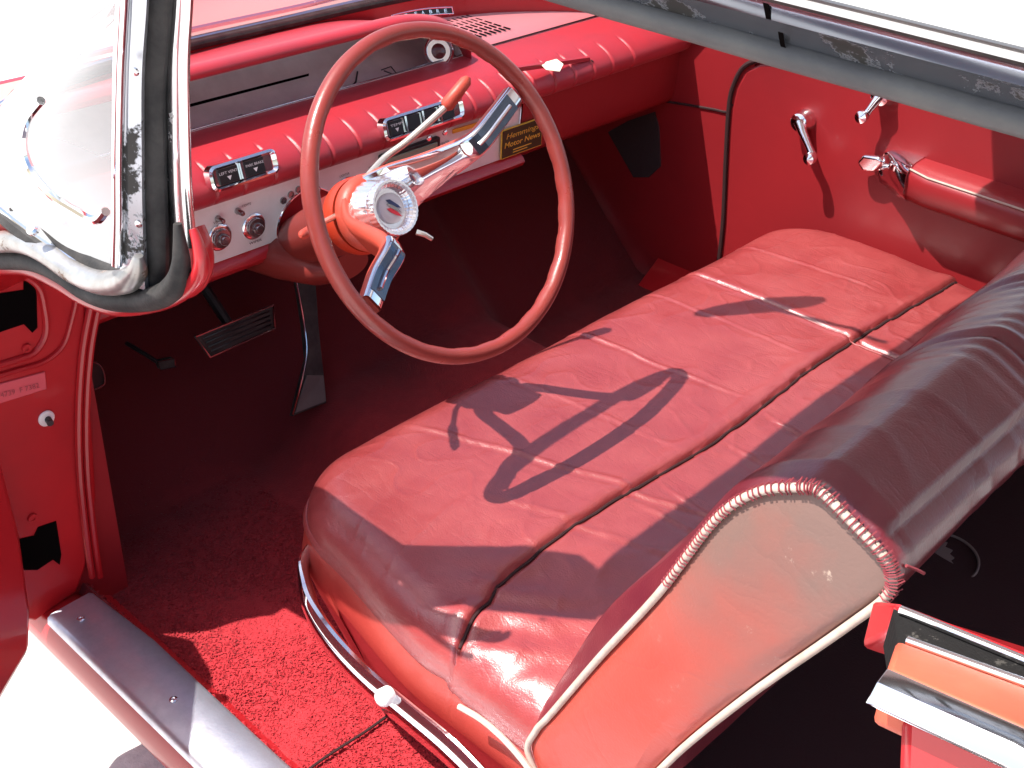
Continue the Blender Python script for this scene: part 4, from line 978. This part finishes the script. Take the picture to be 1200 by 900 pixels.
# hub shroud (orange-red) and spokes
hb = MB()
hb.lathe([(-.197, .050), (-.195, .056), (-.185, .0585), (-.177, .056), (-.171, .051), (-.169, .046), (-.169, .0002)], WC, wn, 40)
hub = hb.build('hub_shroud', M['hub_red'], wheel, autosmooth=50)
def HB(i): return .006 * max(0, math.sin(math.pi * min(1, i / 30)))
def spoke(sg, name):
    # sg=+1 right/upper, -1 left/lower.  red back shell sweeping from hub to rim
    sec_ = [(.008, -.192, .052, .007), (.030, -.176, .048, .007), (.054, -.148, .040, .007), (.072, -.104, .030, .007), (.091, -.054, .0225, .008), (.110, -.024, .018, .010), (.150, -.016, .0165, .009), (.203, -.012, .0155, .009)] if sg > 0 else \
           [(.006, -.188, .054, .009), (.030, -.176, .050, .009), (.056, -.152, .041, .009), (.072, -.110, .030, .010), (.089, -.066, .022, .011), (.108, -.044, .018, .010), (.150, -.036, .0165, .009), (.203, -.012, .0155, .009)]
    rings = []
    ce = smooth([V((r, c, w_)) for r, c, w_, h in sec_], 6); hh = smooth([V((h, 0, 0)) for r, c, w_, h in sec_], 6)
    for i, p in enumerate(ce):
        t = (ce[min(i + 1, len(ce) - 1)] - ce[max(i - 1, 0)]); t2 = V((t.x, t.y, 0)).normalized(); nrm = V((-t2.y, t2.x, 0)); w_ = p.z; h = hh[i].x
        ring = []
        for (u_, v_) in ((1, .2), (.96, .8), (.8, 1), (-.8, 1), (-.96, .8), (-1, .2), (-.9, -.6), (-.5, -1), (.5, -1), (.9, -.6)):
            c_ = W(sg * (p.x + nrm.x * v_ * h), u_ * w_, p.y + nrm.y * v_ * h); ring.append(c_)
        rings.append(ring)
    o = MB().loft(rings, True, True).build(name, M['hub_red'], wheel, autosmooth=60)
    # chrome face on the inside of the sweep
    rings = []; K = [i for i in range(4, len(ce))] if sg > 0 else [i for i in range(27, len(ce))]
    for i in K:
        p = ce[i]; t = (ce[min(i + 1, len(ce) - 1)] - ce[max(i - 1, 0)]); t2 = V((t.x, t.y, 0)).normalized(); nrm = V((-t2.y, t2.x, 0)); w_ = p.z * .975; h = hh[i].x
        d = 1.02; br = .006
        rings.append([W(sg * (p.x + nrm.x * q_), u_ * w_, p.y + nrm.y * q_) for u_, q_ in ((1, h * .75), (.98, h + .001), (.8, h + .0035), (.4, h + .004 + HB(i) * .5), (0, h + .004 + HB(i)), (-.4, h + .004 + HB(i) * .5), (-.8, h + .0035), (-.98, h + .001), (-1, h * .75))])
    return o, rings, ce, hh
o1, r1, ce1, hh1 = spoke(1, 'spoke'); o2, r2, ce2, hh2 = spoke(-1, 'spoke')
MB().loft(r1, closed=False, cap=False).build('spoke_chrome', M['chrome'], wheel, autosmooth=50); MB().loft(r2, closed=False, cap=False).build('spoke_chrome', M['chrome'], wheel, autosmooth=50)
# horn bars: tinted flutes with a bright raised rib
M['flute'] = mat('blue_grey_anodised_flute', (.10, .12, .16), .22, .9)
for sg, ce_, hh_ in ((1, ce1, hh1), (-1, ce2, hh2)):
    K = range(29, len(ce_) - 2); fl = MB(); rb_ = MB(); rings = []; pa = []
    for i in K:
        p = ce_[i]; t = (ce_[min(i + 1, len(ce_) - 1)] - ce_[max(i - 1, 0)]); t2 = V((t.x, t.y, 0)).normalized(); nrm = V((-t2.y, t2.x, 0)); h = hh_[i].x + .0048
        rings.append([W(sg * (p.x + nrm.x * q_), u_, p.y + nrm.y * q_) for u_, q_ in ((.0132, h - .002), (.0132, h), (-.0132, h), (-.0132, h - .002))])
        pa.append(W(sg * (p.x + nrm.x * (h + .0015)), 0, p.y + nrm.y * (h + .0015)))
    fl.loft(rings, True, True, 0, False); F = fl.build('horn_bar', M['flute'], wheel)
    rb_.tube(pa[1:-1], .0032, 8); rb_.build('horn_rib', M['chrome'], wheel)
# hub cup, fluted ring and emblem
cp_ = MB(); cp_.lathe([(-.182, .047), (-.168, .0465), (-.150, .0430), (-.138, .0405)], WC, wn, 96, ripple=.02, nr=48); cp_.build('hub_cup', M['hub_chrome'], wheel, autosmooth=30)
cr = MB(); cr.lathe([(-.138, .0405), (-.126, .0410), (-.122, .0395), (-.122, .036), (-.127, .034), (-.130, .030), (-.136, .0295), (-.136, .0002)], WC, wn, 144, ripple=.014, nr=72)
ring_o = cr.build('hub_ring', M['hub_chrome'], wheel, autosmooth=30)
MB().lathe([(-.137, .0225), (-.1325, .0222), (-.1295, .019), (-.128, .012), (-.1275, .0002)], WC, wn, 40).build('hub_emblem', M['cap_white'], wheel)
def wbas(a, b, c): return WC + wu * a + wv * b + wn * c
em = MB(); em.prism([wbas(a, b, -.1272) for a, b in ((-.010, .014), (-.003, .013), (.008, .002), (.012, -.004), (.005, -.001), (-.006, .007))], wn * .001); em.build('emblem_bar', M['blue'], wheel)
em = MB(); em.prism([wbas(a, b, -.1272) for a, b in ((-.013, .002), (-.006, .001), (.004, -.008), (.009, -.016), (.001, -.012), (-.008, -.005))], wn * .001); em.build('emblem_bar', M['redemblem'], wheel)
em = MB(); em.prism([wbas(a, b, -.1272) for a, b in ((-.011, .008), (-.004, .007), (.006, -.003), (.010, -.010), (.003, -.006), (-.007, .002))], wn * .001); em.build('emblem_bar', M['dark_chrome'], wheel)
# column
col = MB(); col.lathe([(-.232, .046), (-.231, .054), (-.222, .0575), (-.210, .0585), (-.201, .056), (-.201, .0002)], WC, wn, 40)
column = col.build('steering_column', M['column'], car, autosmooth=50)
cend = U(352, 282, 'y', 1.612); c0_ = WC + wn * -.215
M['column_shaded'] = mat('shaded_red_column_paint', (.22, .026, .020), .4)  # darker column red, shade under the dash put into its colour
MB().tube([c0_, c0_.lerp(cend, .3), c0_.lerp(cend, .7), cend], [.050, .049, .046, .044], 28).build('lower_column', M['column_shaded'], column)
gp = MB(); gp.lathe([(-.203, .0525), (-.193, .0525)], WC, wn, 40); gp.build('column_gap', M['hole'], column)
# bell under the dash
bl = MB(); rings = []
for y, hw, zt, zb in ((1.49, .045, .775, .725), (1.53, .070, .78, .705), (1.60, .090, .785, .690), (1.70, .100, .77, .680)):
    rings.append([V((.285 + hw * math.cos(t), y, (zt + zb) / 2 + (zt - zb) / 2 * math.sin(t))) for t in [2 * math.pi * k / 28 for k in range(28)]])
bl.loft(rings, True, True); bl.build('column_bell', M['column_shaded'], column)
# levers
gl0 = U(423, 216, 'y', 1.34); gl1 = U(483, 165, 'y', 1.30); gl2 = U(493, 128, 'y', 1.285); gl3 = U(548, 92, 'y', 1.27)
lv = MB(); mid_ = U(450, 186, 'y', 1.36)
lv.tube(smooth([gl0, mid_, U(478, 165, 'y', 1.35), U(524, 124, 'y', 1.335)], 5), .0058, 10)
lever = lv.build('gear_lever', M['cream_lever'], column, label='long bent cream lever with a red grip')
MB().tube([U(521, 126, 'y', 1.336), U(524, 123, 'y', 1.335), U(536, 108, 'y', 1.332), U(546, 95, 'y', 1.33), U(549, 90, 'y', 1.329)], [.0075, .0115, .0105, .0095, .004], 14).build('lever_grip', M['hub_red'], lever)
MB().tube([U(412, 226, 'y', 1.345), U(426, 214, 'y', 1.337)], .011, 14).build('lever_collar', M['chrome'], lever)
tv = MB(); tv.tube([U(404, 248, 'y', 1.315), U(380, 260, 'y', 1.29), U(366, 268, 'y', 1.26)], [.0045, .0042, .0042], 10)
tl_ = tv.build('turn_signal_lever', M['cream_lever'], column, label='short cream lever with a red tip')
MB().tube([U(368, 267, 'y', 1.266), U(365, 269, 'y', 1.258), U(355, 275, 'y', 1.225), U(352, 277, 'y', 1.22)], [.004, .0072, .0068, .002], 12).build('lever_grip', M['hub_red'], tl_)
hk = MB(); hk.tube([U(488, 272, 'y', 1.34), U(498, 275, 'y', 1.33), U(506, 280, 'y', 1.325)], [.005, .0045, .004], 8); hk.build('tilt_lever', M['cream_lever'], column)

# ------------------------------------------------------------------ pedals
bq = [U(x, y, 'y', 1.70) for x, y in ((229, 394), (246, 418), (322, 384), (320, 357))]
br = MB(); d_ = V((0, .010, -.004)); br.prism(bq, d_, 0, False); brake = br.build('brake_pedal', M['rubber'], car, bevel=.003, label='wide ribbed black brake pedal pad')
tr_ = MB(); tr_.tube([p + V((0, -.001, 0)) for p in bq], .0022, 6, closed=True); tr_.build('pedal_trim', M['dark_chrome'], brake)
rbm = MB()
for i in range(1, 5):
    a = bq[0].lerp(bq[3], .06).lerp(bq[1].lerp(bq[2], .06), i / 5); b = bq[0].lerp(bq[3], .94).lerp(bq[1].lerp(bq[2], .94), i / 5); rbm.tube([a, b], .0022, 6)
rbm.build('pedal_rib', M['black'], brake)
am = MB(); am.tube([(bq[0] + bq[2]) / 2 + V((0, .015, 0)), (bq[0] + bq[2]) / 2 + V((-.01, .12, .10)), (bq[0] + bq[2]) / 2 + V((-.01, .2, .26))], .010, 8); am.build('pedal_arm', M['black'], brake)
aq = [(347, 324, 1.700), (370, 326, 1.700), (374, 385, 1.660), (380, 440, 1.620), (383, 472, 1.600), (343, 488, 1.600), (352, 455, 1.615), (360, 420, 1.640), (356, 380, 1.670)]
ag = MB(); ag.prism([U(x, y, 'y', yy) for x, y, yy in aq], (0, .012, -.005)); acc = ag.build('accelerator_pedal', M['rubber'], car, bevel=.002, label='tall black accelerator pedal')
ae = MB(); ae.tube(smooth([U(x, y, 'y', yy - .002) for x, y, yy in ((347, 328, 1.700), (352, 355, 1.685), (357, 385, 1.668), (359, 415, 1.642), (352, 452, 1.617), (343, 486, 1.600))], 4), .0018, 6); ae.build('pedal_edge', M['chrome_worn'], acc)
ap_ = MB(); q = [(360, 440, 1.622), (379, 440, 1.622), (382, 470, 1.602), (346, 484, 1.602), (354, 458, 1.614)]; ap_.prism([U(x, y, 'y', yy - .003) for x, y, yy in q], (0, .003, -.001))
ap_.build('pedal_plate', M['rubber_grey'], acc)
sw = MB(); sw.tube([U(148, 402, 'y', 1.80), U(170, 415, 'y', 1.76), U(184, 424, 'y', 1.74)], .004, 8); pb_ = sw.build('parking_brake_pedal', M['black'], car)
q = [(185, 424), (204, 420), (206, 430), (188, 434)]; MB().prism([U(x, y, 'y', 1.735) for x, y in q], (0, .012, 0)).build('pedal_pad', M['rubber'], pb_, bevel=.002)
tp2 = MB(); tp2.tube([U(x, y, 'y', 1.733) for x, y in q], .0012, 5, closed=True); tp2.build('pedal_trim', M['dark_chrome'], pb_)
vk = MB(); q = smooth([(108, 424, 0), (117, 428, 0), (122, 440, 0), (121, 451, 0), (108, 457, 0)], 4)
vk.tube([U(p.x, p.y, 'y', 1.66) for p in q], .002, 6); vk.add([U(p.x, p.y, 'y', 1.662) for p in q], [list(range(len(q)))], 1, False); vk.build('vent_knob', [M['dark_chrome'], M['black']], car)
